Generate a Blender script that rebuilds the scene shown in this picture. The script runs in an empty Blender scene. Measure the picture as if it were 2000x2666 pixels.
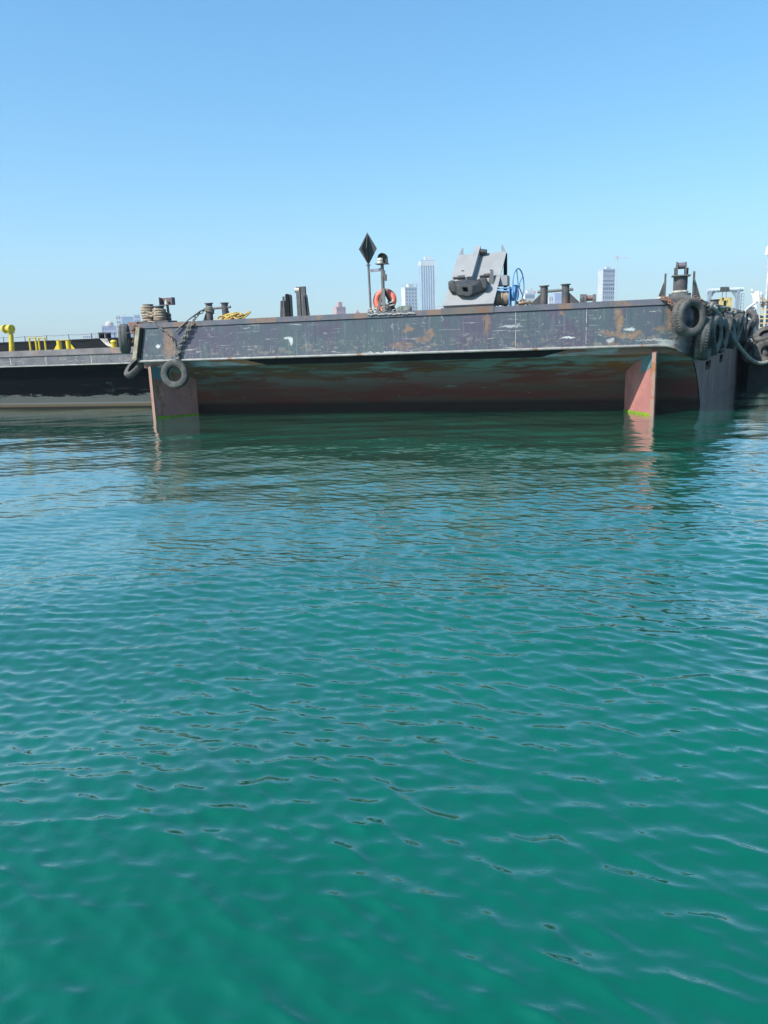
import bpy, math, random
import numpy as np
from mathutils import Vector, Matrix
random.seed(7); RNG = np.random.default_rng(11)
R = math.radians
SC = bpy.context.scene
COL = SC.collection

# ------------------------------------------------------------------ camera
F = 1960.0; PITCH = math.atan(436 / F); ROLL = R(2.0); EYE = 2.6
fw = Vector((0, math.cos(PITCH), -math.sin(PITCH)))
r0 = Vector((1, 0, 0)); u0 = Vector((0, math.sin(PITCH), math.cos(PITCH)))
rt = r0 * math.cos(ROLL) - u0 * math.sin(ROLL)
up = u0 * math.cos(ROLL) + r0 * math.sin(ROLL)
C0 = Vector((0, 0, EYE))
cam = bpy.data.cameras.new("camera"); camo = bpy.data.objects.new("camera", cam); COL.objects.link(camo)
camo.matrix_world = Matrix(((rt.x, up.x, -fw.x, 0), (rt.y, up.y, -fw.y, 0), (rt.z, up.z, -fw.z, EYE), (0, 0, 0, 1)))
cam.sensor_fit = 'VERTICAL'; cam.sensor_height = 36; cam.lens = F / 2666 * 36
cam.clip_start = 0.1; cam.clip_end = 40000
SC.camera = camo

# ------------------------------------------------------------------ sky, sun, exposure
SUN_EL = R(45); SUN_DIR = Vector((-0.80, -0.60, 0)).normalized()
w = bpy.data.worlds.new("World"); SC.world = w; w.use_nodes = True
nt = w.node_tree; nt.nodes.clear()
sky = nt.nodes.new('ShaderNodeTexSky'); sky.sky_type = 'NISHITA'; sky.sun_disc = False
sky.sun_elevation = SUN_EL; sky.sun_rotation = math.atan2(SUN_DIR.x, SUN_DIR.y)
sky.air_density = 1.15; sky.dust_density = 0.8; sky.ozone_density = 3.0; sky.altitude = 0
bg = nt.nodes.new('ShaderNodeBackground'); bg.inputs[1].default_value = 0.148
wo = nt.nodes.new('ShaderNodeOutputWorld')
hs = nt.nodes.new('ShaderNodeHueSaturation'); hs.inputs['Saturation'].default_value = 1.15
hs.inputs['Saturation'].default_value = 1.27
tn = nt.nodes.new('ShaderNodeMix'); tn.data_type = 'RGBA'; tn.blend_type = 'MULTIPLY'; tn.inputs[0].default_value = 1; tn.inputs[7].default_value = (.86, 1.03, 1.08, 1)
gm = nt.nodes.new('ShaderNodeGamma'); gm.inputs[1].default_value = .80
nt.links.new(sky.outputs[0], gm.inputs[0]); nt.links.new(gm.outputs[0], tn.inputs[6]); nt.links.new(tn.outputs[2], hs.inputs['Color']); nt.links.new(hs.outputs[0], bg.inputs[0]); nt.links.new(bg.outputs[0], wo.inputs[0])
sl = bpy.data.lights.new("sun", 'SUN'); sl.energy = 3.6; sl.angle = R(0.5); sl.color = (1, .96, .89)
so = bpy.data.objects.new("sun", sl); COL.objects.link(so)
sd = Vector((SUN_DIR.x * math.cos(SUN_EL), SUN_DIR.y * math.cos(SUN_EL), math.sin(SUN_EL)))
so.rotation_euler = sd.to_track_quat('Z', 'Y').to_euler()
SC.view_settings.view_transform = 'Standard'; SC.view_settings.look = 'None'
SC.view_settings.gamma = 1; SC.view_settings.exposure = 0.85
SC.cycles.max_bounces = 6; SC.cycles.volume_bounces = 0

# ------------------------------------------------------------------ frames
class Frame:
    def __init__(s, ox, oy, deg):
        s.a = R(deg); s.o = Vector((ox, oy, 0))
        s.x = Vector((math.cos(s.a), math.sin(s.a), 0)); s.y = Vector((-math.sin(s.a), math.cos(s.a), 0))
    def at(s, u, v, yl):                       # picture direction -> point on the vertical plane y = yl of this frame
        d = fw + rt * ((u - 1000) / F) - up * ((v - 1333) / F)
        t = (yl - (C0 - s.o).dot(s.y)) / d.dot(s.y); p = C0 + d * t; q = p - s.o
        return Vector((q.dot(s.x), yl, q.z))
    def world(s, p): return s.o + s.x * p[0] + s.y * p[1] + Vector((0, 0, p[2]))
    def scale(s, u, v, yl):                    # metres per photo pixel there
        return (s.at(u + 1, v, yl) - s.at(u, v, yl)).length
B = Frame(-9.06, 30.45, -17.35)                # main barge: x along its end, y away, z up
W = Frame(0, 0, 0)

# ------------------------------------------------------------------ materials
MATS = {}
def srgb(r, g, b):
    f = lambda c: (c / 255 / 12.92) if c / 255 < .04045 else ((c / 255 + .055) / 1.055) ** 2.4
    return (f(r), f(g), f(b))
def newmat(name):
    m = bpy.data.materials.new(name); m.use_nodes = True; n = m.node_tree; n.nodes.clear()
    o = n.nodes.new('ShaderNodeOutputMaterial'); p = n.nodes.new('ShaderNodeBsdfPrincipled')
    n.links.new(p.outputs[0], o.inputs[0]); MATS[name] = m
    return m, n, p
def nd(n, t, **k):
    x = n.nodes.new(t)
    for a, b in k.items(): setattr(x, a, b)
    return x
def coords(n, scale=(1, 1, 1), loc=(0, 0, 0)):
    tc = nd(n, 'ShaderNodeTexCoord'); mp = nd(n, 'ShaderNodeMapping')
    mp.inputs['Scale'].default_value = scale; mp.inputs['Location'].default_value = loc
    n.links.new(tc.outputs['Object'], mp.inputs[0]); return mp.outputs[0]
def noise(n, scale, detail=4, vec=None, rough=.6, dist=0):
    t = nd(n, 'ShaderNodeTexNoise'); t.inputs['Scale'].default_value = scale
    t.inputs['Detail'].default_value = detail; t.inputs['Roughness'].default_value = rough; t.inputs['Distortion'].default_value = dist
    if vec is not None: n.links.new(vec, t.inputs[0])
    return t.outputs[0]
def ramp(n, fac, a, b, va=0., vb=1.):
    r = nd(n, 'ShaderNodeMapRange'); r.inputs[1].default_value = a; r.inputs[2].default_value = b
    r.inputs[3].default_value = va; r.inputs[4].default_value = vb; r.interpolation_type = 'SMOOTHSTEP'
    n.links.new(fac, r.inputs[0]); return r.outputs[0]
def mix(n, fac, a, b):
    m = nd(n, 'ShaderNodeMix', data_type='RGBA')
    for i, v in ((0, fac), (6, a), (7, b)):
        if isinstance(v, (int, float)): m.inputs[i].default_value = v
        elif isinstance(v, tuple): m.inputs[i].default_value = (*v, 1)
        else: n.links.new(v, m.inputs[i])
    return m.outputs[2]
def math_(n, op, a, b=None):
    m = nd(n, 'ShaderNodeMath', operation=op)
    for i, v in ((0, a), (1, b)):
        if v is None: continue
        if isinstance(v, (int, float)): m.inputs[i].default_value = v
        else: n.links.new(v, m.inputs[i])
    return m.outputs[0]
def bump(n, p, h, s=.3, d=.02):
    b = nd(n, 'ShaderNodeBump'); b.inputs['Strength'].default_value = s; b.inputs['Distance'].default_value = d
    n.links.new(h, b.inputs['Height']); n.links.new(b.outputs[0], p.inputs['Normal'])
def worn(name, col, col2=None, rust=.0, rustcol=(.2, .09, .045), rough=.6, metal=0, sc=3., bs=.3, bd=.01):
    if name in MATS: return MATS[name]
    m, n, p = newmat(name); v = coords(n)
    col2 = col2 or tuple(c * .6 for c in col)
    c = mix(n, ramp(n, noise(n, sc, 6, v), .35, .65), col, col2)
    if rust:
        c = mix(n, ramp(n, noise(n, sc * .7, 8, coords(n, (1, 1, .5), (9, 3, 5)), .7), .62 - rust * .3, .68 - rust * .3), c, rustcol)
    n.links.new(c, p.inputs['Base Color']); p.inputs['Roughness'].default_value = rough; p.inputs['Metallic'].default_value = metal
    bump(n, p, noise(n, sc * 8, 5, v), bs, bd)
    return m
def blob(n, wob, cx, cz, rx, rz, soft=.5):
    s = nd(n, 'ShaderNodeVectorMath', operation='SUBTRACT'); n.links.new(wob, s.inputs[0]); s.inputs[1].default_value = (cx, 0, cz)
    k = nd(n, 'ShaderNodeVectorMath', operation='MULTIPLY'); n.links.new(s.outputs[0], k.inputs[0]); k.inputs[1].default_value = (1 / rx, 0, 1 / rz)
    l = nd(n, 'ShaderNodeVectorMath', operation='LENGTH'); n.links.new(k.outputs[0], l.inputs[0])
    return ramp(n, l.outputs['Value'], 1 - soft, 1 + soft * .3, 1, 0)
def wobble(n, amp, sc):
    tc = nd(n, 'ShaderNodeTexCoord'); t = nd(n, 'ShaderNodeTexNoise'); t.inputs['Scale'].default_value = sc; t.inputs['Detail'].default_value = 6; t.inputs['Roughness'].default_value = .7
    n.links.new(tc.outputs['Object'], t.inputs[0])
    a = nd(n, 'ShaderNodeVectorMath', operation='SUBTRACT'); n.links.new(t.outputs['Color'], a.inputs[0]); a.inputs[1].default_value = (.5, .5, .5)
    k = nd(n, 'ShaderNodeVectorMath', operation='SCALE'); n.links.new(a.outputs[0], k.inputs[0]); k.inputs['Scale'].default_value = amp
    s = nd(n, 'ShaderNodeVectorMath', operation='ADD'); n.links.new(tc.outputs['Object'], s.inputs[0]); n.links.new(k.outputs[0], s.inputs[1])
    return s.outputs[0]

def band_material(name, base, teal, purple, rustblobs=(), whites=(), scr=1.0):
    m, n, p = newmat(name)
    g = noise(n, 1, 5, coords(n, (1.4, 1, .22)), .65)
    c = mix(n, ramp(n, g, .36, .62), base, teal)
    g = noise(n, 1, 5, coords(n, (.8, 1, .5), (4, 0, 7)), .6)
    c = mix(n, ramp(n, g, .5, .62), c, purple)
    # fine vertical run-off streaks
    g = noise(n, 1, 3, coords(n, (11, 1, .5), (2, 0, 1)), .6); k = noise(n, 1, 3, coords(n, (.7, 1, 1.1), (12, 0, 1)))
    c = mix(n, math_(n, 'MULTIPLY', ramp(n, g, .5, .75, 0, .55), ramp(n, k, .45, .6)), c, (.19, .23, .24))
    g = noise(n, 1, 3, coords(n, (7, 1, .35), (22, 0, 1)), .6)
    c = mix(n, ramp(n, g, .55, .75, 0, .6), c, (.035, .037, .05))
    # rust and primer patches
    wb = wobble(n, .62, 3.1)
    rbn = ramp(n, noise(n, 6, 6, coords(n, (1, 1, .6)), .75), .36, .52, .25, 1); rbc = mix(n, noise(n, 9, 4, coords(n), .7), (.34, .20, .12), (.17, .11, .085))
    for (x, z, rx, rz, s) in rustblobs:
        c = mix(n, math_(n, 'MULTIPLY', blob(n, wb, x, z, rx, rz), math_(n, 'MULTIPLY', rbn, s)), c, rbc)
    g = noise(n, 1, 8, coords(n, (1.3, 1, 1.6), (3, 0, 2)), .72)
    c = mix(n, ramp(n, g, .63, .70, 0, .8), c, (.27, .18, .12))
    tcz = nd(n, 'ShaderNodeTexCoord'); spz = nd(n, 'ShaderNodeSeparateXYZ'); n.links.new(tcz.outputs['Object'], spz.inputs[0])
    low = ramp(n, spz.outputs[2], 2.55, 3.05, 1, 0)
    for (sx, sz, off, lo_, cc) in ((2.2, 5, 41, .55, (.25, .20, .15)), (7, 4, 47, .57, (.30, .27, .23)), (14, 3, 53, .58, (.22, .22, .22))):
        g = noise(n, 1, 6, coords(n, (sx, 1, sz), (off, 0, off)), .7, .8)
        c = mix(n, math_(n, 'MULTIPLY', ramp(n, g, lo_, lo_ + .06, 0, .5), low), c, cc)
    # scraped paint: thin, mostly level, some curling
    for (sx, sz, off, lo, colr, di) in ((1.1, 13, 1, .66, (.42, .40, .35), .6), (2.6, 6, 8, .68, (.36, .38, .34), 2.0), (.8, 20, 17, .67, (.48, .47, .44), .3), (9, 3.2, 31, .69, (.34, .36, .33), 1.2)):
        g = noise(n, 1, 4, coords(n, (sx, 1, sz), (off, 0, off)), .6, di); k = noise(n, 1, 2, coords(n, (.5, 1, 1.0), (off + 5, 0, 3)))
        c = mix(n, math_(n, 'MULTIPLY', ramp(n, g, lo - .04, lo + .005), ramp(n, k, .42, .58, 0, .85 * scr)), c, colr)
    for (x, z, rx, rz, s) in whites:
        c = mix(n, math_(n, 'MULTIPLY', blob(n, wobble(n, .25, 5), x, z, rx, rz), s), c, (.55, .57, .55))
    n.links.new(c, p.inputs['Base Color']); p.inputs['Roughness'].default_value = .55
    p.inputs['Specular IOR Level'].default_value = .35
    hb = math_(n, 'ADD', noise(n, 30, 5, coords(n)), math_(n, 'MULTIPLY', noise(n, 1.1, 2, coords(n)), 3.0))
    bump(n, p, hb, .35, .02)
    return m

# ------------------------------------------------------------------ mesh builder
BASE = {}
class MB:
    def __init__(s): s.v = []; s.f = []
    def add(s, vs, fs):
        o = len(s.v); s.v += [tuple(v) for v in vs]; s.f += [tuple(i + o for i in f) for f in fs]; return s
    def box(s, a, b):
        x0, y0, z0 = (min(a[i], b[i]) for i in range(3)); x1, y1, z1 = (max(a[i], b[i]) for i in range(3))
        return s.add([(x0, y0, z0), (x1, y0, z0), (x1, y1, z0), (x0, y1, z0), (x0, y0, z1), (x1, y0, z1), (x1, y1, z1), (x0, y1, z1)],
              [(0, 3, 2, 1), (4, 5, 6, 7), (0, 1, 5, 4), (1, 2, 6, 5), (2, 3, 7, 6), (3, 0, 4, 7)])
    def bar(s, p, q, wd, ht=None, upv=(0, 0, 1)):
        p = Vector(p); q = Vector(q); ht = ht or wd; d = (q - p).normalized(); u = Vector(upv)
        if abs(d.dot(u)) > .98: u = Vector((0, 1, 0))
        a = d.cross(u).normalized() * wd / 2; b = a.cross(d).normalized() * ht / 2
        vs = [c + sa * a + sb * b for c in (p, q) for sa, sb in ((-1, -1), (1, -1), (1, 1), (-1, 1))]
        return s.add(vs, [(0, 1, 2, 3), (7, 6, 5, 4), (0, 4, 5, 1), (1, 5, 6, 2), (2, 6, 7, 3), (3, 7, 4, 0)])
    def cyl(s, p, q, r, r2=None, n=16, caps=True):
        return s.tube([p, q], [r, r if r2 is None else r2], n, caps)
    def tube(s, pts, rad, n=8, caps=True):
        pts = [Vector(p) for p in pts]; m = len(pts)
        if not isinstance(rad, (list, tuple)): rad = [rad] * m
        vs = []; fs = []; ref = None
        for i, p in enumerate(pts):
            d = (pts[min(i + 1, m - 1)] - pts[max(i - 1, 0)]).normalized()
            if ref is None: ref = Vector((0, 0, 1)) if abs(d.z) < .9 else Vector((0, 1, 0))
            a = d.cross(ref)
            if a.length < 1e-4: a = d.cross(Vector((1, .2, 0)))
            a.normalize(); b = a.cross(d).normalized(); ref = b
            for k in range(n):
                t = 2 * math.pi * k / n; vs.append(p + (a * math.cos(t) + b * math.sin(t)) * rad[i])
        for i in range(m - 1):
            for k in range(n):
                k2 = (k + 1) % n; fs.append((i * n + k, i * n + k2, (i + 1) * n + k2, (i + 1) * n + k))
        if caps: fs.append(tuple(range(n - 1, -1, -1))); fs.append(tuple((m - 1) * n + k for k in range(n)))
        return s.add(vs, fs)
    def prism(s, poly, d):                       # planar polygon pushed along vector d
        poly = [Vector(p) for p in poly]; d = Vector(d); n = len(poly)
        return s.add(poly + [p + d for p in poly], [tuple(range(n)), tuple(range(2 * n - 1, n - 1, -1))] + [(i, i + n, (i + 1) % n + n, (i + 1) % n) for i in range(n)])
    def lathe(s, prof, c=(0, 0, 0), n=24, mod=None):   # prof of (r, z), closed loop if first==last
        vs = []; m = len(prof)
        for k in range(n):
            t = 2 * math.pi * k / n
            for j, (r, z) in enumerate(prof):
                rr = r + (mod(k, j) if mod else 0)
                vs.append((c[0] + rr * math.cos(t), c[1] + rr * math.sin(t), c[2] + z))
        fs = []
        for k in range(n):
            k2 = (k + 1) % n
            for j in range(m - 1): fs.append((k * m + j, k2 * m + j, k2 * m + j + 1, k * m + j + 1))
        return s.add(vs, fs)
    def ring(s, c, ax, R1, r, n=24, m=8, sx=1, sy=1, a0=0, a1=2 * math.pi, upv=None):
        ax = Vector(ax).normalized(); a = Vector(upv) if upv else (Vector((0, 0, 1)) if abs(ax.z) < .9 else Vector((1, 0, 0)))
        a = (a - ax * a.dot(ax)).normalized(); b = ax.cross(a); c = Vector(c)
        full = abs(a1 - a0 - 2 * math.pi) < 1e-3; vs = []; fs = []; N = n if full else n + 1
        for k in range(N):
            t = a0 + (a1 - a0) * k / n; d = a * math.cos(t) * sx + b * math.sin(t) * sy; dn = d.normalized()
            for j in range(m):
                u = 2 * math.pi * j / m; vs.append(c + d * R1 + dn * r * math.cos(u) + ax * r * math.sin(u))
        for k in range(n if full else n):
            k2 = (k + 1) % N
            for j in range(m): fs.append((k * m + j, k2 * m + j, k2 * m + (j + 1) % m, k * m + (j + 1) % m))
        return s.add(vs, fs)
    def build(s, name, mat, parent=None, smooth=False, bevel=0):
        me = bpy.data.meshes.new(name); b = BASE.get(parent.name, Vector((0, 0, 0))) if parent else Vector((0, 0, 0))
        me.from_pydata([(v[0] - b[0], v[1] - b[1], v[2] - b[2]) for v in s.v], [], s.f); me.validate()
        me.materials.append(mat)
        import bmesh
        bm = bmesh.new(); bm.from_mesh(me); bmesh.ops.recalc_face_normals(bm, faces=bm.faces); bm.to_mesh(me); bm.free()
        o = bpy.data.objects.new(name, me); COL.objects.link(o)
        if smooth:
            me.polygons.foreach_set('use_smooth', [True] * len(me.polygons))
            try: me.set_sharp_from_angle(angle=R(40))
            except Exception: pass
        if bevel:
            md = o.modifiers.new('bevel', 'BEVEL'); md.width = bevel; md.segments = 2; md.limit_method = 'ANGLE'
        if parent: o.parent = parent; BASE[o.name] = b
        return o
def tag(o, label=None, cat=None, group=None, kind=None):
    if label: o['label'] = label
    if cat: o['category'] = cat
    if group: o['group'] = group
    if kind: o['kind'] = kind
    return o
def thing(name, label, cat, base=(0, 0, 0), fr=B, group=None, kind=None):
    o = bpy.data.objects.new(name, None); COL.objects.link(o); o.empty_display_size = .2
    o.location = fr.world(base); o.rotation_euler = (0, 0, fr.a); BASE[o.name] = Vector(base)
    return tag(o, label, cat, group, kind)
def single(mb, name, mat, label, cat, base, fr=B, group=None, smooth=False):
    b = Vector(base); s = MB(); s.v = [(v[0] - b[0], v[1] - b[1], v[2] - b[2]) for v in mb.v]; s.f = mb.f
    o = s.build(name, mat, None, smooth); o.location = fr.world(base); o.rotation_euler = (0, 0, fr.a)
    return tag(o, label, cat, group)

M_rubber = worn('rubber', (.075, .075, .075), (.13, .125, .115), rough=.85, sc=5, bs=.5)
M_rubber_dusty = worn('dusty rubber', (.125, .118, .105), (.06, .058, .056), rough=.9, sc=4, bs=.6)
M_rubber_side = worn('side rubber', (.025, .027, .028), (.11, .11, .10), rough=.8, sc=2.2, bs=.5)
M_iron = worn('dark iron', (.055, .055, .06), (.11, .095, .09), .25, (.13, .07, .05), .6, sc=4)
M_iron2 = worn('grey green iron', (.10, .105, .10), (.16, .155, .15), .1, rough=.6, sc=4)
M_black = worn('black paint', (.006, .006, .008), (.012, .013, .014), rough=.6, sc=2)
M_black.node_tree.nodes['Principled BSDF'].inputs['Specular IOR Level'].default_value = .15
M_rusty = worn('rusty chain iron', (.10, .055, .045), (.20, .13, .10), .3, (.26, .10, .06), .8, sc=9)
M_chain = worn('galvanised chain', (.13, .125, .12), (.24, .22, .20), .2, (.16, .09, .06), .7, sc=9)
M_rope = worn('tan rope', (.42, .33, .24), (.24, .18, .13), rough=.95, sc=7, bs=.8)
M_rope_grey = worn('grey rope', (.16, .155, .13), (.30, .29, .25), rough=.95, sc=6, bs=.9)
M_rope_white = worn('white rope', (.62, .58, .50), (.32, .30, .26), rough=.95, sc=8, bs=.8)
M_yrope = worn('yellow rope', (.50, .36, .08), (.42, .27, .10), rough=.9, sc=8, bs=.8)
M_yellow = worn('yellow paint', (.72, .53, .02), (.60, .42, .03), .05, rough=.45, sc=5)
M_ypale = worn('pale yellow paint', (.70, .55, .20), (.55, .43, .18), .05, rough=.5, sc=5)
M_ramp = worn('ramp grey paint', (.29, .29, .29), (.25, .25, .25), rough=.6, sc=1.3, bs=.15)
M_anchor = worn('anchor grey paint', (.035, .036, .038), (.06, .06, .06), rough=.6, sc=3)
M_blue = worn('blue paint', (.06, .22, .46), (.10, .28, .50), rough=.5, sc=4)
M_orange = worn('faded orange plastic', (.80, .13, .07), (.74, .18, .11), rough=.5, sc=4)
M_white = worn('white paint', (.74, .74, .72), (.62, .62, .60), .04, rough=.5, sc=3)
M_lamp = worn('cream lamp housing', (.60, .56, .48), (.45, .40, .33), rough=.6, sc=6)
M_deck = worn('deck paint', (.10, .10, .11), (.15, .12, .10), .3, rough=.75, sc=1.2)
M_wood = worn('weathered timber', (.42, .37, .26), (.22, .19, .13), rough=.9, sc=5)
M_greysteel = worn('lift grey paint', (.34, .38, .44), (.28, .31, .36), rough=.5, sc=2)
M_net = worn('net', (.13, .16, .14), (.20, .21, .18), rough=.95, sc=9)

# ================================================================== WATER
def make_water():
    rs = [0.0, .5]; r = 1.0
    while r < 70: rs.append(r); r *= 1.0034
    while r < 9000: rs.append(r); r *= 1.035
    rs = np.array(rs[1:])
    a_f = np.linspace(-R(42), R(42), 700); a_b = np.linspace(R(42), 2 * math.pi - R(42), 60)[1:-1]
    th = np.concatenate([a_f, a_b]); nr, na = len(rs), len(th)
    RR, TT = np.meshgrid(rs, th, indexing='ij')
    X = RR * np.sin(TT); Y = RR * np.cos(TT)
    cell = RR * .0034; cell = np.where(np.abs(np.arctan2(X, Y)) > R(43), RR * .09, cell)
    Z = np.zeros_like(X); DX = np.zeros_like(X); DY = np.zeros_like(X)
    lee = (1 - .45 * np.clip((Y + .3 * X - 19) / 8, 0, 1)) * 1.0
    near = np.exp(-(RR / 9) ** 2)
    N = 190
    lam = .08 * (3.6 / .08) ** RNG.random(N)
    ang = RNG.normal(0, R(34), N) + R(262)
    ang[::3] = RNG.normal(0, R(25), len(ang[::3])) + R(232)
    ang[1::6] = RNG.uniform(0, 2 * math.pi, len(ang[1::6]))
    wgt = np.exp(-((np.log(lam) - math.log(.22)) ** 2) / (2 * 0.85 ** 2)) * (lam ** -.12)
    sl_ = wgt / math.sqrt((wgt ** 2).sum() / 2) * 0.115
    nl = 26; lam = np.concatenate([lam, 1.0 * 5.0 ** RNG.random(nl)]); ang = np.concatenate([ang, RNG.normal(0, R(38), nl) + R(250)]); sl_ = np.concatenate([sl_, np.full(nl, .046 / math.sqrt(nl / 2))]); N += nl
    ph = RNG.uniform(0, 2 * math.pi, N)
    for L, A, s_, p_ in zip(lam, ang, sl_, ph):
        k = 2 * math.pi / L; kx, ky = k * math.cos(A), k * math.sin(A)
        att = np.clip(L / cell / 3.0 - .6, 0, 1); q = kx * X + ky * Y + p_
        # slow gusting so that patches differ
        gx = .62 + .5 * np.sin(.35 * X * math.cos(p_) + .28 * Y * math.sin(p_) + p_ * 3)
        a = s_ / k * att * gx * lee * (1 + (1.05 if L < .3 else .1) * near)
        Z += a * np.sin(q); DX -= .9 * a * math.cos(A) * -np.cos(q); DY -= .9 * a * math.sin(A) * -np.cos(q)
    V = np.stack([X + DX, Y + DY, Z], -1).reshape(-1, 3)
    i = np.arange(nr - 1)[:, None]; j = np.arange(na)[None, :]; j2 = (j + 1) % na
    q = np.stack([(i * na + j), (i * na + j2), ((i + 1) * na + j2), ((i + 1) * na + j)], -1).reshape(-1, 4)[:, ::-1]
    me = bpy.data.meshes.new('water'); me.vertices.add(len(V)); me.vertices.foreach_set('co', V.ravel().astype(np.float32))
    nf = len(q); cap = np.arange(na)
    me.loops.add(nf * 4 + na); me.polygons.add(nf + 1)
    me.loops.foreach_set('vertex_index', np.concatenate([q.ravel(), cap[::-1]]).astype(np.int32))
    me.polygons.foreach_set('loop_start', np.concatenate([np.arange(nf) * 4, [nf * 4]]).astype(np.int32))
    me.update(calc_edges=True); me.polygons.foreach_set('use_smooth', [True] * (nf + 1))
    m, n, p = newmat('sea water')
    c = mix(n, ramp(n, noise(n, .25, 2, coords(n)), .35, .65), (.0, .083, .046), (.0, .098, .058))
    n.links.new(c, p.inputs['Base Color']); p.inputs['Roughness'].default_value = .015; p.inputs['IOR'].default_value = 1.5; p.inputs['Coat Weight'].default_value = 1; p.inputs['Coat IOR'].default_value = 1.43; p.inputs['Coat Roughness'].default_value = .015
    h = math_(n, 'ADD', noise(n, 5, 3, coords(n, (1, 1.8, 1)), .55), math_(n, 'MULTIPLY', noise(n, 17, 2, coords(n, (1, 1.5, 1))), .22))
    p.inputs['Specular Tint'].default_value = (.35, .92, 1, 1)
    bump(n, p, h, .12, .04); n.links.new(p.inputs['Normal'].links[0].from_socket, p.inputs['Coat Normal'])
    me.materials.append(m)
    o = bpy.data.objects.new('water', me); COL.objects.link(o); tag(o, kind='structure')
    if me.polygons[0].normal.z < 0: me.flip_normals()
make_water()

# ================================================================== MAIN BARGE
ZT, ZL = 3.72, 2.27
SIDE = .215; SA = math.degrees(math.atan(SIDE))
def side_x(y): return 19.87 + y * SIDE
def corner(y_end, x0=-.55, rr=1.15, n=10):     # plan outline of the barge end: left corner -> straight -> rounded right corner -> side
    pts = [(x0, 0)]
    cx = side_x(rr) - rr * 1.0; a0, a1 = -90, -SA
    for k in range(n + 1):
        a = R(a0 + (a1 - a0) * k / n); pts.append((cx + rr * math.cos(a) * 1.0 - .06, rr + rr * math.sin(a)))
    pts.append((side_x(y_end), y_end)); return pts
PL = corner(62)
X = lambda u, v, y=0: B.at(u, v, y).x
rb = []
for (u, v, ru, rv, s) in ((440, 885, 16, 30, .85), (445, 915, 25, 14, .8), (1065, 855, 16, 7, .9), (1120, 868, 14, 12, .8), (1045, 900, 40, 8, .6), (1268, 840, 9, 40, .7),
                          (1612, 835, 13, 42, 1), (1640, 872, 34, 9, .9), (1585, 868, 26, 8, .7), (1745, 825, 13, 42, .9), (1722, 856, 14, 10, .7), (1462, 815, 9, 9, .8), (1595, 895, 24, 8, .5), (1100, 885, 22, 9, .7)):
    q = B.at(u, v, 0); sc = B.scale(u, v, 0); rb.append((q.x, q.z, ru * sc, rv * sc, s))
wh = []
for (u, v, ru, rv, s) in ((412, 902, 6, 4, 1), (758, 888, 5, 12, .9), (750, 880, 12, 3, .8), (1478, 879, 22, 3, .9), (1330, 850, 34, 3, .55), (1640, 857, 16, 5, .8), (1000, 917, 60, 1.6, .9), (1700, 885, 50, 2, .5), (1740, 893, 30, 8, .45), (1590, 886, 12, 7, .6)):
    q = B.at(u, v, 0); sc = B.scale(u, v, 0); wh.append((q.x, q.z, ru * sc, rv * sc, s))
M_band = band_material('weathered navy plating', (.082, .088, .118), (.075, .105, .118), (.088, .080, .115), rb, wh)
M_strip = worn('deck edge plating', (.085, .10, .12), (.13, .12, .15), .42, (.20, .13, .10), .6, sc=1.6)
def hull_bottom_material(name):
    m, n, p = newmat(name)
    g = noise(n, 1, 6, coords(n, (.35, 1.2, 2.2)), .65, .4)
    c = mix(n, ramp(n, g, .42, .6), (.21, .13, .10), (.26, .09, .075))
    g = noise(n, 1, 5, coords(n, (.5, 1.5, 2.5), (5, 0, 9)), .6, .6)
    tc = nd(n, 'ShaderNodeTexCoord'); sp = nd(n, 'ShaderNodeSeparateXYZ'); n.links.new(tc.outputs['Object'], sp.inputs[0])
    hi = math_(n, 'ADD', ramp(n, sp.outputs[2], 1.50, 1.66), ramp(n, sp.outputs[2], .7, 1.5, 0, .5)); hi.node.use_clamp = True
    c = mix(n, math_(n, 'MULTIPLY', ramp(n, g, .45, .57), hi), c, (.27, .34, .35))
    g = noise(n, 1, 5, coords(n, (.4, 1.2, 3), (15, 0, 2)), .6, .6)
    c = mix(n, math_(n, 'MULTIPLY', ramp(n, g, .54, .62), hi), c, (.30, .13, .05))
    g = noise(n, 1, 4, coords(n, (1.5, 2, 8), (25, 0, 2)), .6, .8)
    c = mix(n, ramp(n, g, .64, .72, 0, .7), c, (.30, .38, .36))
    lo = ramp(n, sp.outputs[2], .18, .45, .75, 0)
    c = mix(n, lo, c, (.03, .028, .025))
    n.links.new(c, p.inputs['Base Color']); p.inputs['Roughness'].default_value = .5
    bump(n, p, math_(n, 'ADD', noise(n, 18, 4, coords(n)), math_(n, 'MULTIPLY', noise(n, .9, 2, coords(n)), 4.)), .35, .02)
    return m
M_bottom = hull_bottom_material('antifouling red and teal')
M_side = band_material('purple grey side plating', (.30, .175, .15), (.20, .13, .12), (.36, .18, .15), (), (), .4)
M_side.node_tree.nodes['Principled BSDF'].inputs['Specular IOR Level'].default_value = .08
M_skeg = worn('faded red skeg', (.52, .22, .19), (.40, .16, .15), .12, (.28, .13, .07), .6, sc=1.4)
M_skegtop = worn('teal primer', (.16, .28, .30), (.12, .2, .22), .15, rough=.6, sc=2)
M_lip = worn('bare lip steel', (.30, .285, .27), (.20, .19, .18), .12, rough=.55, sc=3)
M_algae = worn('green algae', (.30, .40, .02), (.16, .24, .02), rough=.8, sc=14)

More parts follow.
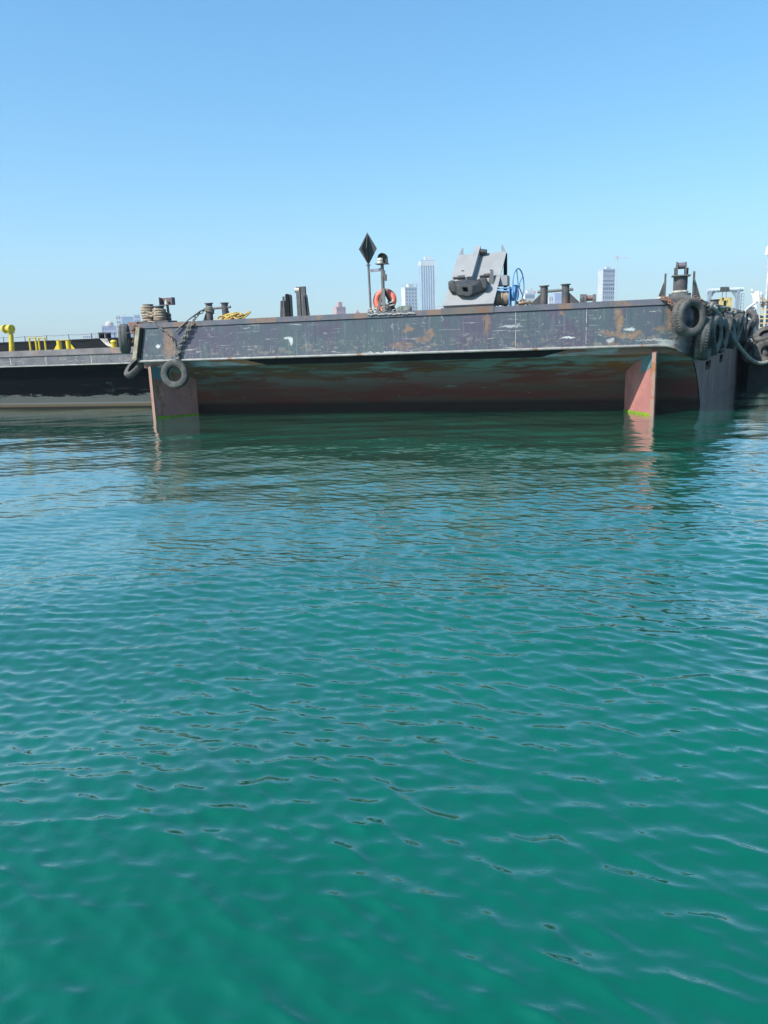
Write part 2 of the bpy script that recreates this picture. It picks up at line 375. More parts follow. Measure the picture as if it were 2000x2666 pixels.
barge = thing('deck_barge', 'long rust-streaked dark navy deck barge with overhanging end and two red skegs', 'barge', (0, 0, 0))
def wall(poly, z0, z1, closed=False):
    b = MB(); n = len(poly)
    b.v = [(x, y, z0) for x, y in poly] + [(x, y, z1) for x, y in poly]
    b.f = [(i, i + 1, i + 1 + n, i + n) for i in range(n - 1)]; return b
prof = [(0.0, ZL), (.30, ZL - .03), (.34, 2.0), (.9, 1.84), (1.6, 1.60), (2.2, 1.29), (2.8, .88), (3.3, .44), (3.7, .0), (4.0, -.8)]
def curve_x(y):
    for i in range(1, len(PL) - 1):
        if PL[i + 1][1] >= y: 
            t = (y - PL[i][1]) / max(1e-6, PL[i + 1][1] - PL[i][1]); return PL[i][0] + (PL[i + 1][0] - PL[i][0]) * max(0, min(1, t))
    return side_x(y)
def rake_z(y): return float(np.interp(y, [0, .04, .34, .9, 1.6], [ZL, ZL - .02, 2.0, 1.84, 1.6]))
yc_ = sorted(set([round(v, 3) for v in list(np.linspace(0, .2, 9)) + list(np.linspace(.2, 1.12, 12))]))
cp = [(-.55, 0), (9, 0), (PL[1][0], 0)] + [(curve_x(y), y) for y in yc_[1:]]
b = MB(); b.v = [(-.55, 62, ZL)] + [(x, y, rake_z(y)) for x, y in cp]; n_ = len(b.v); b.v += [(x, y, 3.52) for x, y, z in b.v]
b.f = [(i, i + 1, i + 1 + n_, i + n_) for i in range(n_ - 1)]; plating = b.build('hull_plating', M_band, barge, True)
b = MB()
off = [(-.58, 62), (-.58, -.03)] + [(x + .03 * (x > 19.4), y - .03 * (y < .9)) for x, y in PL[1:]]
b = wall(off, 3.535, ZT); n_ = len(off)
b.build('deck_edge', M_strip, barge, True)
b = MB(); b.v = [(x, y, 3.525) for x, y in off]; b.f = [tuple(range(len(off)))]; b.build('edge_seam', M_black, barge)
b = MB(); b.v = [(x, y, ZT) for x, y in off]; b.f = [tuple(range(len(off)))]; b.build('deck', M_deck, barge)
# half-round lip along the bottom of the plating
lp = [(-.5, -.02, ZL)] + [(x, y - .02, rake_z(y)) for x, y in cp[2:12]]
lpp = []
for i in range(len(lp) - 1):
    for k in range(6 if i == 0 else 1):
        t = k / 6 if i == 0 else 0; lpp.append(Vector(lp[i]).lerp(Vector(lp[i + 1]), t))
lpp.append(Vector(lp[-1])); b = MB(); b.tube(lpp, [.045] * (len(lpp) - 4) + [.045, .04, .03, .02], 8); b.build('lip', M_lip, barge, True)
# raked end under the lip
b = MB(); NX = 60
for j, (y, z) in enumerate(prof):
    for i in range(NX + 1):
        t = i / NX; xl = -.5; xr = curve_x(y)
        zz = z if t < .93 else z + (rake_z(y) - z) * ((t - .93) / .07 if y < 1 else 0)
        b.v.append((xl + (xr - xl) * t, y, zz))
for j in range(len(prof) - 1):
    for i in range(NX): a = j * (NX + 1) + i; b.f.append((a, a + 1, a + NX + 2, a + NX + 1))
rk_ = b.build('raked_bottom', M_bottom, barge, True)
b = MB(); b.v = [(3.9, .29, ZL - .035), (16.2, .29, ZL - .035), (15.2, .335, 1.99), (4.9, .335, 1.99)]; b.f = [(0, 1, 2, 3)]; b.build('recess_shade_paint', M_black, rk_)  # black sheet under the lip: the shade of the recess, painted in
# right side below the plating (plate follows the rake edge) and left side
b = MB(); sp_ = [(side_x(y), y, z) for y, z in prof[4:]]
top = [(curve_x(1.12), 1.12, rake_z(1.12)), (curve_x(1.12), 1.12, 3.52)]
poly = top + [(side_x(62), 62, 3.52), (side_x(62), 62, -.8)] + sp_[::-1]
b.v = poly; b.f = [tuple(range(len(poly)))]
bs = b.build('side_plating', M_side, barge)
b = MB(); b.v = [(-.55, .16, ZL), (-.55, 62, ZL), (-.5, 62, -.8), (-.5, 4.0, -.8)]; b.f = [(0, 1, 2, 3)]; b.build('side_plating', M_bottom, barge)
b = MB(); b.v = [(-.55, 62, -.8), (side_x(62), 62, -.8), (side_x(62), 62, 3.5), (-.55, 62, 3.5)]; b.f = [(0, 1, 2, 3)]; b.build('far_end', M_black, barge)
M_pline = worn('faded paint line', (.42, .43, .42), (.28, .29, .30), .3, (.12, .11, .12), sc=6)
# rubbing timber at left corner, plating seams and painted drip lines
def seam(u, v0, v1, wpx, mat, name, dy=-.012):
    p = B.at(u, v0, 0); q = B.at(u, v1, 0); sc = B.scale(u, v0, 0)
    b = MB(); b.box((p.x - wpx * sc / 2, dy, q.z), (p.x + wpx * sc / 2, -.002, p.z)); b.build(name, mat, plating)
for (u, v0, v1, wpx) in ((1343, 806, 900, 2.2), (1528, 802, 897, 2.6)):
    seam(u, v0, v1, wpx * .8, M_pline, 'paint_line')
for (u, v0, v1) in ((540, 840, 905), (1259, 815, 912), (1700, 795, 898), (370, 860, 910)):
    seam(u, v0, v1, 1.0, M_strip, 'weld_seam', -.006)
# skegs
SK = []
def skeg(u0, v0, ztop, d, length, thick, name='skeg'):
    p = B.at(u0, v0, .12); x0 = p.x; dv = Vector((d[0], d[1], 0)).normalized(); nv = Vector((dv.y, -dv.x, 0))
    if nv.x * (1 if x0 < 8 else -1) < 0: nv = -nv
    a = Vector((x0, .12, 0)); c = a + dv * length; t = -nv * thick
    b = MB(); z1 = ztop
    pl = [Vector((a.x, a.y, -.9)), Vector((c.x, c.y, -.9)), Vector((c.x, c.y, z1)), Vector((a.x, a.y, z1))]
    b.prism(pl, t); o = b.build('skeg', M_skeg, barge)
    SK.append(o); return a, c, t
# left: pixel x 395..405 front edge ; right: front edge x 1697
aL, cL, tL = skeg(405, 1088, 2.1, (math.cos(R(62)), math.sin(R(62))), 2.0, .10)
aR, cR, tR = skeg(1697, 1083, 2.1, (-.40, .92), 2.15, .10)
def skeg_trim(a, c, t, sk):
    b = MB(); nv = t.normalized()
    b.box((a.x - .07, a.y - .06, -.9), (a.x + .05, a.y - .002, 2.05)); b.build('skeg_nosing', M_skegnose, sk)
    b = MB(); d = (c - a); e = -nv * .012
    pl = [a + e + Vector((0, 0, -.05)), c + e + Vector((0, 0, -.05)), c + e + Vector((0, 0, .04)), a + e + Vector((0, 0, .07))]
    b.prism(pl, e * .8); b.build('waterline_algae', M_algae, sk)
M_skegnose = worn('rusty skeg nosing', (.40, .22, .17), (.36, .22, .17), .3, (.36, .15, .06), .6, sc=3)
skeg_trim(aL, cL, tL, SK[0]); skeg_trim(aR, cR, tR, SK[1])
for a, c, t, sk in ((aL, cL, tL, SK[0]), (aR, cR, tR, SK[1])):     # bare teal plate at the top of each skeg
    nv = t.normalized(); e = -nv * .008
    b = MB(); b.prism([a + e + Vector((0, 0, 1.62)), a.lerp(c, .42) + e + Vector((0, 0, 1.35)), a.lerp(c, .42) + e + Vector((0, 0, 2.0)), a + e + Vector((0, 0, 2.05))], e * .3)
    b.build('primer_patch', M_skegtop, sk)
# worn draught marks on the side
for (s, z, txt) in ((4.6, 1.25, 4), (9.5, 1.35, 3)):
    for i in range(txt):
        dmk = MB()
        x0 = s + i * .42
        for (dx0, dz0, dx1, dz1) in random.choice([[(0, 0, 0, .3), (0, .3, .2, .3), (.2, .3, .2, .15), (0, .15, .2, .15)], [(0, .3, .1, .15), (.2, .3, .1, .15), (.1, .15, .1, 0)], [(0, 0, .2, .3), (0, .3, .2, .3)]]):
            y0 = x0 + dx0; y1 = x0 + dx1
            dmk.bar((side_x(y0) + .012, y0, z + dz0), (side_x(y1) + .012, y1 + .001, z + dz1), .05, .02, (1, 0, 0))
        dmk.build('draught_mark', M_black, bs)

# ================================================================== tyres and chains
def tyre_mb(Ro=.57, wd=.30, Ri=.28, blocks=44, sq=1.0):
    h = wd / 2
    prof = [(Ri, -h * .62), (Ri + .02, -h * .74), (Ri + (Ro - Ri) * .22, -h * .88), (Ri + (Ro - Ri) * .5, -h * 1.0), (Ri + (Ro - Ri) * .8, -h * .93), (Ro * .965, -h * .84),
            (Ro * .992, -h * .68), (Ro, -h * .4), (Ro - .018, -h * .36), (Ro - .018, -h * .3), (Ro, -h * .26), (Ro, h * .26), (Ro - .018, h * .3), (Ro - .018, h * .36), (Ro, h * .4), (Ro * .992, h * .68),
            (Ro * .965, h * .84), (Ri + (Ro - Ri) * .8, h * .93), (Ri + (Ro - Ri) * .5, h), (Ri + (Ro - Ri) * .22, h * .88), (Ri + .02, h * .74), (Ri, h * .62),
            (Ri + .03, h * .55), (Ri + (Ro - Ri) * .75, h * .75), (Ro - .05, h * .5), (Ro - .05, -h * .5), (Ri + (Ro - Ri) * .75, -h * .75), (Ri + .03, -h * .55), (Ri, -h * .62)]
    b = MB(); N = blocks * 2
    def mod(k, j):
        return -.022 if (j in (5, 6, 7, 14, 15, 16) and k % 2) else 0
    b.lathe(prof, n=N, mod=mod); return b
TY = {}
def tyre(pos, axis, label, R0=.57, wd=.30, Ri=.28, mat=None, group=None, fr=B, squash=1, lean=0, spin=0):
    key = (R0, wd, Ri, (mat or M_rubber).name)
    if key not in TY:
        o = tyre_mb(R0, wd, Ri).build('tyre', mat or M_rubber, None, True); TY[key] = o.data
    else:
        o = bpy.data.objects.new('tyre', TY[key]); COL.objects.link(o)
    o.location = fr.world(pos)
    ax = (fr.x * axis[0] + fr.y * axis[1] + Vector((0, 0, axis[2]))).normalized()
    q = ax.to_track_quat('Z', 'Y'); o.rotation_mode = 'QUATERNION'; o.rotation_quaternion = q
    o.scale = (squash, 1, 1) if squash != 1 else (1, 1, 1)
    return tag(o, label, 'tyre', group)
def links(b, pts, L=.11, wdt=.035, r=.014):
    pts = [Vector(p) for p in pts]; d = [0]
    for i in range(1, len(pts)): d.append(d[-1] + (pts[i] - pts[i - 1]).length)
    n = max(2, int(d[-1] / (L * .78)))
    for i in range(n):
        s = d[-1] * (i + .5) / n; k = max(j for j in range(len(d)) if d[j] <= s + 1e-9); k = min(k, len(pts) - 2)
        t = (s - d[k]) / max(1e-6, d[k + 1] - d[k]); c = pts[k].lerp(pts[k + 1], t); dr = (pts[k + 1] - pts[k]).normalized()
        sd_ = dr.cross(Vector((0, 1, .2))).normalized(); ot = dr.cross(sd_).normalized()
        ax = sd_ if i % 2 else ot
        ax = (ax + (ot if i % 2 else sd_) * random.uniform(-.3, .3)).normalized()
        b.ring(c, ax, 1, r, 10, 5, L / 2 - r, wdt, upv=dr)
    return b
def sag(p, q, s, n=10):
    p = Vector(p); q = Vector(q); return [p.lerp(q, t / n) - Vector((0, 0, s * 4 * (t / n) * (1 - t / n))) for t in range(n + 1)]

P = lambda u, v, y=0: B.at(u, v, y)
# hanging tyre under the left chain
tc_ = P(456, 974, -.20)
tyre(tc_, (.22, -1, .05), 'grey tyre hanging from chains in front of the left red skeg', .555, .30, .29, M_rubber_dusty)
tyre(P(325, 882, .35), (-.93, -.50, .03), 'black tyre hung on the left corner of the long barge, facing left', .58, .38, .29, M_rubber)
q = P(352, 955, .9)
tyre(q, (-.5, -.75, .85), 'grey tyre tucked low behind the left corner under the timber fender', .56, .26, .33, M_rubber_dusty)
# big tyre on the right rounded corner
bt = P(1793, 826, -.12)
tyre(bt + Vector((0, 0, 0)), (.66, -.74, .02), 'large worn grey tyre chained on the right rounded corner of the barge', .60, .42, .335, M_rubber_dusty)

b = MB(); links(b, [P(398, 838, -.08), P(420, 855, -.1), P(443, 873, -.12)], .17, .042, .018)
links(b, [P(443, 873, -.12), P(452, 888, -.1), P(461, 908, -.1), P(458, 936, -.12)], .17, .05, .02)
single(b, 'chain', M_chain, 'light rusty chain running from the rope-wrapped bollard down to the hanging tyre', 'chain', P(443, 873, -.12), smooth=True)
b = MB()
for dx in (-2, 3):
    links(b, [P(501 + dx, 838, -.1), P(485 + dx, 868, -.13), P(468 + dx, 898, -.1), P(461 + dx * .5, 934, -.12)], .15, .055, .022)
single(b, 'chain', M_chain, 'heavy doubled chain hanging from the left double bollard to the hanging tyre', 'chain', P(485, 868, -.13), smooth=True)
b = MB(); links(b, [P(503, 836, -.06), P(510, 824, .2), P(524, 813, .45), P(545, 800, .62)], .17, .05, .02)
b.tube([P(456, 864, -.1), P(490, 833, -.05), P(520, 811, .35), P(545, 800, .6)], .028, 7)
single(b, 'mooring_strop', M_iron2, 'grey wire strop stretched from the left double bollard over the edge', 'strop', P(490, 833, 0), smooth=True)
b = MB(); pts = [P(354, 845, -.1), P(347, 862, -.12), P(352, 880, -.1), P(344, 893, -.1)]; links(b, pts, .15, .05, .02)
links(b, [P(352, 848, -.08), P(340, 866, -.12), P(330, 868, -.2)], .15, .05, .018)
single(b, 'chain', M_rusty, 'rusty chain tangle draped over the left corner beside the black tyre', 'chain', pts[0], smooth=True)
# corner rubbing timber
b = MB(); b.bar(P(361, 852, -.09), P(351, 938, -.09), .16, .12, (0, 1, 0)); b.bar(P(370, 854, -.05), P(360, 934, -.05), .10, .06, (0, 1, 0))
fd = thing('timber_fender', 'upright weathered timber fender on the left corner beside the black tyre', 'fender', P(351, 938, -.1))
b1 = MB(); b1.bar(P(361, 852, -.10), P(352, 936, -.10), .17, .12, (0, 1, 0)); b1.build('timber', M_wood, fd)
b1 = MB(); b1.bar(P(369, 853, -.05), P(361, 932, -.05), .14, .08, (0, 1, 0)); b1.build('backing_bar', M_black, fd)
b1 = MB(); b1.prism([P(333, 838, .2), P(357, 838, .1), P(352, 872, .0), P(341, 862, .1)], (0, .1, 0)); b1.build('corner_bracket', M_rusty, fd)
# chains on the big right tyre
b = MB()
for k in range(3):
    links(b, [P(1722 + 6 * k, 774, -.05), P(1745 + 4 * k, 787 + 3 * k, -.2), P(1762 + 2 * k, 806, -.3)], .17, .055, .024)
links(b, [P(1763, 808, -.32), P(1775, 799, -.38)], .17, .06, .024)
single(b, 'chain', M_rusty, 'rusty red chain bunch from the pale rope lump to the large corner tyre', 'chain', P(1722, 774, 0), smooth=True)
b = MB(); 
for k in range(3): links(b, [P(1806 + 8 * k, 772 + k * 4, .5), P(1830 + 4 * k, 790 + 4 * k, .6), P(1846, 815 + 4 * k, 1.2)], .17, .055, .024)
single(b, 'chain', M_rusty, 'rusty red chain running aft behind the large corner tyre', 'chain', P(1806, 772, .5), smooth=True)
def rope_lump(u0, v0, u1, v1, y, mat, n, r, label, name='rope_pile', cat='rope', depth=.5, fr=B, seed=1):
    rr = random.Random(seed); p = fr.at(u0, v1, y); q = fr.at(u1, v0, y); b = MB(); zb = min(p.z, q.z)
    zb = p.z; H = max(.08, q.z - p.z); Wd = q.x - p.x
    for i in range(n):
        cx = p.x + Wd * rr.uniform(.18, .82); cy = y + depth * rr.uniform(.1, .9); cz = zb + r + (H - 2 * r) * rr.random() * (1 - abs((cx - p.x) / Wd - .5) * 1.2)
        ax = Vector((rr.uniform(-.5, .5), rr.uniform(-.8, .2), 1)); b.ring((cx, cy, max(cz, zb + r)), ax, 1, r, 14, 6, min(.45, Wd * .22) * rr.uniform(.6, 1.2), min(.22, Wd * .15) * rr.uniform(.6, 1.2))
    return single(b, name, mat, label, cat, ((p.x + q.x) / 2, y, zb), fr, smooth=True)
rope_lump(1712, 768, 1738, 784, -.05, M_rope_white, 7, .035, 'pale rope lump on the deck edge left of the corner fairlead', depth=.2)

# ================================================================== deck gear
def cyl_px(b, u0, v0, u1, v1, y, r, n=18, r2=None): b.cyl(P(u0, v0, y), P(u1, v1, y), r, r2, n); return b
def vpost(b, u, v1, y, r, zb=ZT, n=20, r2=None):
    t = P(u, v1, y); b.cyl((t.x, y, zb), (t.x, y, t.z), r, r2, n); return t
# rope-wrapped bitt
bt_ = thing('mooring_bitt', 'twin mooring bitt wrapped in thick tan rope at the left corner', 'bollard', P(404, 838, .5))
b = MB(); p = P(363, 838, .5); q = P(446, 838, .5); b.box((p.x, .25, ZT), (q.x, .95, ZT + .09)); b.build('base_plate', M_iron, bt_)
for (u, v, wr) in ((386, 795, 6), (415, 799, 5)):
    b = MB(); t = vpost(b, u, v, .6, .17); b.build('post', M_iron, bt_, True)
    b = MB(); b.cyl((t.x, .6, t.z), (t.x, .6, t.z + .035), .21); b.build('cap', M_iron, bt_, True)
wr_ = MB()
for (u, n0, zt) in ((386, 6, .60), (416, 5, .46)):
    x = P(u, 820, .6).x
    for i in range(n0):
        wr_.ring((x + random.uniform(-.01, .01), .6, ZT + .15 + zt * i / n0), (random.uniform(-.09, .09), random.uniform(-.05, .05), 1), .205 + random.uniform(0, .02), .052, 26, 8)
for i in range(2): wr_.tube([(P(386, 815, .6).x, .37, ZT + .35 + .14 * i), (P(401, 815, .6).x, .42, ZT + .28 + .1 * i), (P(416, 815, .6).x, .38, ZT + .42 + .1 * i)], .05, 8)
wr_.tube([P(386, 836, .3), P(398, 838, .15), P(402, 842, -.02)], .03, 6)
single(wr_, 'mooring_rope', M_rope, 'thick tan rope wound round the twin bitt at the left corner', 'rope', P(400, 838, .5), smooth=True)
# side light on post
lt = thing('side_light', 'small navigation light in a rusty open box screen on a short post at left', 'navigation light', P(438, 838, .8))
b = MB(); p = P(436, 794, .8); b.cyl((p.x + .03, .8, ZT), (p.x, .8, p.z), .05); b.build('post', M_iron2, lt, True)
b = MB(); a_, c_ = P(420, 794, .8), P(452, 774, .8)
b.box((a_.x, .86, a_.z), (c_.x, .89, c_.z)); b.box((a_.x, .62, a_.z - .02), (c_.x, .89, a_.z))
b.prism([(a_.x, .86, a_.z), (a_.x, .66, a_.z), (a_.x, .66, c_.z + .02), (a_.x, .86, c_.z)], (.02, 0, 0)); b.prism([(c_.x, .86, a_.z), (c_.x, .66, a_.z), (c_.x, .66, c_.z), (c_.x, .86, c_.z)], (-.02, 0, 0))
b.build('screen', worn('oxide screen', (.17, .10, .10), (.10, .09, .11), rough=.7), lt)
b = MB(); b.cyl((p.x, .75, a_.z), (p.x, .75, a_.z + .14), .075); b.cyl((p.x, .75, a_.z + .14), (p.x, .75, a_.z + .2), .04); b.build('lamp', M_lamp, lt, True)
b = MB(); x = P(441, 830, .8).x
for i in range(5): b.ring((x, .75, ZT + .08 + .07 * i), (.2 * (-1) ** i, .3, 1), .085, .035, 14, 6)
single(b, 'hose_coil', M_iron, 'dark rusty hose coiled round the foot of the side light post', 'hose', (x, .75, ZT), smooth=True)

def double_bollard(u1, u2, v1, v2, y, r, gus, label, barv, name='double_bollard', fr=B):
    p1 = P(u1, v1, y); p2 = P(u2, v2, y)
    t = thing(name, label, 'bollard', ((p1.x + p2.x) / 2, y, ZT), group='double bollards on the deck edge')
    for p in (p1, p2):
        b = MB(); b.cyl((p.x, y, ZT), (p.x, y, p.z), r, n=22); po = b.build('post', M_iron, t, True)
        b = MB(); b.cyl((p.x, y, p.z), (p.x, y, p.z + .03), r * 1.35, n=22); b.build('cap', M_iron, po, True)
    zb = (P(u1, barv, y).z + P(u2, barv, y).z) / 2
    b = MB(); b.cyl((p1.x - r * 1.7, y - r * .1, zb), (p2.x + r * 2.0, y - r * .1, zb + .03), .048, n=12); b.build('crossbar', M_iron2, t, True)
    g = r * gus; h = (p1.z - ZT) * .62
    for p, s in ((p1, -1), (p2, 1)):
        b = MB(); b.prism([(p.x + s * r * .9, y - .01, ZT), (p.x + s * (r + g), y - .01, ZT), (p.x + s * r * .9, y - .01, ZT + h)], (0, .025, 0)); b.build('gusset', M_anchor, t)
    return t
double_bollard(544, 585, 791, 790, .6, .125, 1.6, 'dark double bollard with crossbar above the yellow rope, left part of deck', 803)
double_bollard(1417, 1473, 746, 742, .5, .125, 3.0, 'dark double bollard with wide triangular gussets right of the blue winch', 758)
b = MB(); 
for i in range(3): b.ring((P(545, 800, .6).x, .6, P(545, 804 + 4 * i, .6).z), (.2 * (i - 1), .25, 1), .16, .035, 20, 6)
single(b, 'lashing', M_rope_grey, 'grey rope lashing round the top of the left bollard post', 'rope', P(545, 804, .6), smooth=True)
rope_lump(558, 820, 640, 833, .15, M_yrope, 20, .034, 'tangled yellow rope heaped on the deck beside the left double bollard', depth=.5, seed=4)
# upright plates and roller posts
def post_plate(t, name, u0, u1, v, y, th=.1, taper=0, top='flat', mat=M_iron, shift=0):
    a = P(u0, v, y); c = P(u1, v, y); b = MB(); w_ = c.x - a.x; z1 = a.z
    poly = [(a.x - taper, y, ZT), (c.x + taper, y, ZT)]
    if top == 'round':
        for k in range(9): an = math.pi * k / 8; poly.append(((a.x + c.x) / 2 + shift + w_ / 2 * math.cos(an), y, z1 - w_ / 2 + w_ / 2 * math.sin(an)))
    else: poly += [(c.x + shift, y, z1), (a.x + shift, y, z1)]
    b.prism(poly, (0, th, 0)); return b.build(name, mat, t)
t = thing('roller_guide', 'tall pair of flat dark posts with a pale roller between their tops', 'roller guide', P(782, 824, .6))
post_plate(t, 'post', 770, 780, 747, .55, .12); post_plate(t, 'post', 783.5, 793.5, 746, .55, .12)
b = MB(); a = P(774, 756, .8); c = P(786, 756, .8); b.cyl((a.x, .62, a.z), (c.x, .62, a.z), .10, n=14); b.build('roller', M_lamp, t, True)
t = thing('guide_post', 'narrow pair of leaning dark plates joined at the top, leftmost of the deck posts', 'guide post', P(733, 826, .6), group='guide posts')
post_plate(t, 'plate', 735, 738, 772, .55, .1, .02); post_plate(t, 'plate', 730.5, 733, 783, .7, .25, .06, mat=M_anchor); post_plate(t, 'plate', 738.5, 740.5, 783, .75, .2, .02, mat=M_anchor)
t = thing('guide_post', 'round-topped dark upright post left of the tall roller pair', 'guide post', P(748, 826, .6), group='guide posts')
post_plate(t, 'plate', 742, 751, 765, .5, .05, .0, 'round', M_black); post_plate(t, 'plate', 745, 756, 766, .56, .16, 0, 'round', M_iron)
t = thing('guide_post', 'short slanting dark post with grey wedge right of the tall roller pair', 'guide post', P(797, 824, .6), group='guide posts')
post_plate(t, 'plate', 789, 793, 770, .35, .1, .03, mat=M_anchor); post_plate(t, 'plate', 793, 799, 770, .42, .1, .04, shift=-.02)
b = MB(); b.bar(P(796, 769, .6), P(803, 823, .6), .11, .07, (0, 1, 0)); b.build('strut', M_black, t)

# signal mast with diamond and lamp
t = thing('signal_mast', 'twin pole mast with black diamond day shape and hooded lamp, joined by a bar', 'mast', P(967, 817, .7))
y = .7; b = MB(); b.cyl(P(959, 686, y), (P(966, 816, y).x, y, ZT), .042, n=12); b.build('pole', M_iron2, t, True)
c = P(958, 648, y); hw = .33; hh = .56
d = MB()
tp = Vector((c.x, y, c.z + hh)); bo = Vector((c.x, y, c.z - hh))
for an in (8, 98):
    dv = Vector((math.cos(R(an)), math.sin(R(an)), 0)) * hw; pn = Vector((-dv.y, dv.x, 0)).normalized() * .008
    d.prism([tp - pn, Vector((c.x, y, c.z)) + dv - pn, bo - pn, Vector((c.x, y, c.z)) - dv - pn], pn * 2)
for an in (53,):
    dv = Vector((math.cos(R(an)), math.sin(R(an)), 0)) * hw * .9; pn = Vector((-dv.y, dv.x, 0)).normalized() * .008
    d.prism([tp - pn, Vector((c.x, y, c.z)) + dv - pn, bo - pn, Vector((c.x, y, c.z)) - dv - pn], pn * 2)
d.build('diamond', worn('diamond black', (.045, .047, .05), (.08, .08, .08), rough=.5), t)
b = MB(); b.cyl(P(959, 689, y), P(959, 691, y), .085, n=12); b.build('collar', M_iron2, t, True)
b = MB(); b.bar(P(965, 705, y), P(994, 702, y + .0), .05, .1, (0, 0, 1)); b.build('crossbar', worn('lilac grey paint', (.25, .24, .30), rough=.6), t)
b = MB(); b.cyl(P(995, 689, y), (P(1000, 812, y).x, y, ZT), .062, n=14); b.build('mast_pole', M_iron2, t, True)
for (u, yy) in ((983, .35), (1001, .2), (1031, .9)):
    b = MB(); ft = P(u, 814, yy); b.bar((ft.x, yy, ZT), P(998.5, 752, y - .04), .10, .05, (0, 1, 0)); b.build('brace', M_anchor, t)
b = MB(); e = P(994, 688, y); b.box((e.x - .2, y - .2, e.z), (e.x + .24, y + .2, e.z + .02)); b.build('lamp_shelf', M_iron, t)
b = MB(); b.lathe([(0.0, 0), (.12, 0), (.12, .05), (.10, .06), (.10, .11), (.115, .12), (.09, .19), (0, .20)], (e.x - .03, y - .05, e.z + .02), 18); b.build('lamp', M_lamp, t, True)
b = MB(); hd = MB(); r_ = .165; cx_ = e.x + .05
pr = [(cx_ - r_, y + .04, e.z + .02)] + [(cx_ - r_ * math.cos(math.pi * k / 10), y + .04, e.z + .20 + r_ * math.sin(math.pi * k / 10)) for k in range(11)] + [(cx_ + r_, y + .04, e.z + .02)]
hd.prism(pr, (0, .04, 0)); 
for i in range(2, len(pr) - 1):
    a1_, a2_ = Vector(pr[i - 1]), Vector(pr[i]); hd.prism([a1_, a2_, a2_ + Vector((0, -.16, 0)), a1_ + Vector((0, -.16, 0))], (0, 0, .012))
hd.prism([pr[-2], pr[-1], (pr[-1][0], y - .12, pr[-1][2]), (pr[-2][0], y - .12, pr[-2][2])], (.012, 0, 0))
hd.build('lamp_hood', M_anchor, t)
b = MB(); q = P(1003, 722, y); b.box((q.x - .04, y - .05, q.z - .12), (q.x + .05, y + .05, q.z + .10)); b.box((q.x - .06, y - .04, q.z - .02), (q.x + .0, y + .03, q.z + .24)); b.build('junction_box', M_iron, t)
# lifebuoy
c = P(1002, 782, .95); lb = thing('lifebuoy', 'faded orange lifebuoy leaning behind the mast braces', 'lifebuoy', (c.x, .95, ZT))
b = MB(); b.ring(c, (.1, -1, .25), .32, .12, 40, 12); b.build('ring', M_orange, lb, True)
for an in (350,):
    b = MB(); b.ring(c, (.1, -1, .25), .32, .123, 3, 12, a0=R(an - 8), a1=R(an + 8)); b.build('band', M_net, lb, True)
rope_lump(950, 798, 985, 818, .3, M_rope_white, 8, .022, 'white cord tangle at the foot of the diamond mast', depth=.3, seed=8)
rope_lump(985, 770, 1030, 817, .5, M_rope_white, 9, .022, 'white cord hanging among the mast braces over the lifebuoy', depth=.3, seed=18)
rope_lump(1032, 793, 1068, 812, .6, M_net, 12, .05, 'dark green net heap right of the lifebuoy', 'net_pile', 'net', depth=.4, seed=9)
b = MB(); pts = []
for i in range(28):
    u = 957 + i * 4.6; pts.append(P(u, 818.5 - i * .13 + random.uniform(-1.6, 2.2), -.07))
b.tube(pts, .02, 6); single(b, 'white_rope', M_rope_white, 'thin white rope draped along the deck edge below the mast', 'rope', pts[0], smooth=True)

# ------------------------------------------------ tilted anchor rack
y0, y1 = .25, 2.35
BL, BR, TR_, TL_ = P(1153, 797, y0), P(1285, 789, y0), P(1319, 655, y1), P(1193, 664, y1)
t = thing('anchor_rack', 'steep grey steel rack plate with central beam carrying an anchor', 'anchor rack', ((BL.x + BR.x) / 2, y0, ZT))
zb_ = max(BL.z, BR.z, ZT + .12) - .02
BL.z = BR.z = (BL.z + BR.z) / 2
nrm = (BR - BL).cross(TL_ - BL).normalized()
if nrm.y > 0: nrm = -nrm
b = MB(); b.prism([BL, BR, TR_, TL_], -nrm * .05); b.build('plate', M_ramp, t)
b = MB(); b.box((BL.x + .03, y0 + .06, ZT), (BR.x, y0 + .4, BL.z - .03)); b.build('plinth', M_strip, t)
b = MB(); b.box((BL.x, -.05, ZT - .19), (BR.x + .05, y0 + .05, ZT + .03)); b.build('sill', M_deck, t)
def on(u, v, h=0):        # point on the rack plate (s,t in 0..1) raised h
    a = BL.lerp(BR, u); c = TL_.lerp(TR_, u); return a.lerp(c, v) + nrm * h
upd = (TL_ - BL).normalized(); sx_ = (BR - BL).normalized()
def rbox(name, u, v0, v1, wd, h0, h1, mat=M_ramp, bevel=0):
    b = MB(); p0 = on(u, v0); p1 = on(u, v1); vs = []
    for p in (p0, p1):
        for sgn, h in ((-1, h0), (1, h0), (1, h1), (-1, h1)): vs.append(p + sx_ * sgn * wd / 2 + nrm * h)
    b.add(vs, [(0, 1, 2, 3), (7, 6, 5, 4), (0, 4, 5, 1), (1, 5, 6, 2), (2, 6, 7, 3), (3, 7, 4, 0)]); return b.build(name, mat, t)
rbox('beam', .42, .42, 1.03, .20, .003, .26)
b = MB(); q = on(.545, .97, .12); b.cyl(q - sx_ * .10, q + sx_ * .12, .11, .08, 16); b.build('roller', M_anchor, t, True)
for u, s in ((.02, -1), (.98, 1)):
    b = MB(); q = on(u, 1.0); b.prism([q, q + Vector((-s * .15, 0, 0)), q + Vector((-s * .15, 0, .24)), q + Vector((-s * .11, 0, .24))], (0, .05, 0)); b.build('ear_plate', M_ramp, t)
b = MB(); q = on(.985, .97); b.box((q.x - .08, q.y + .08, ZT), (q.x + .04, q.y + .2, q.z)); b.build('rear_leg', M_black, t)
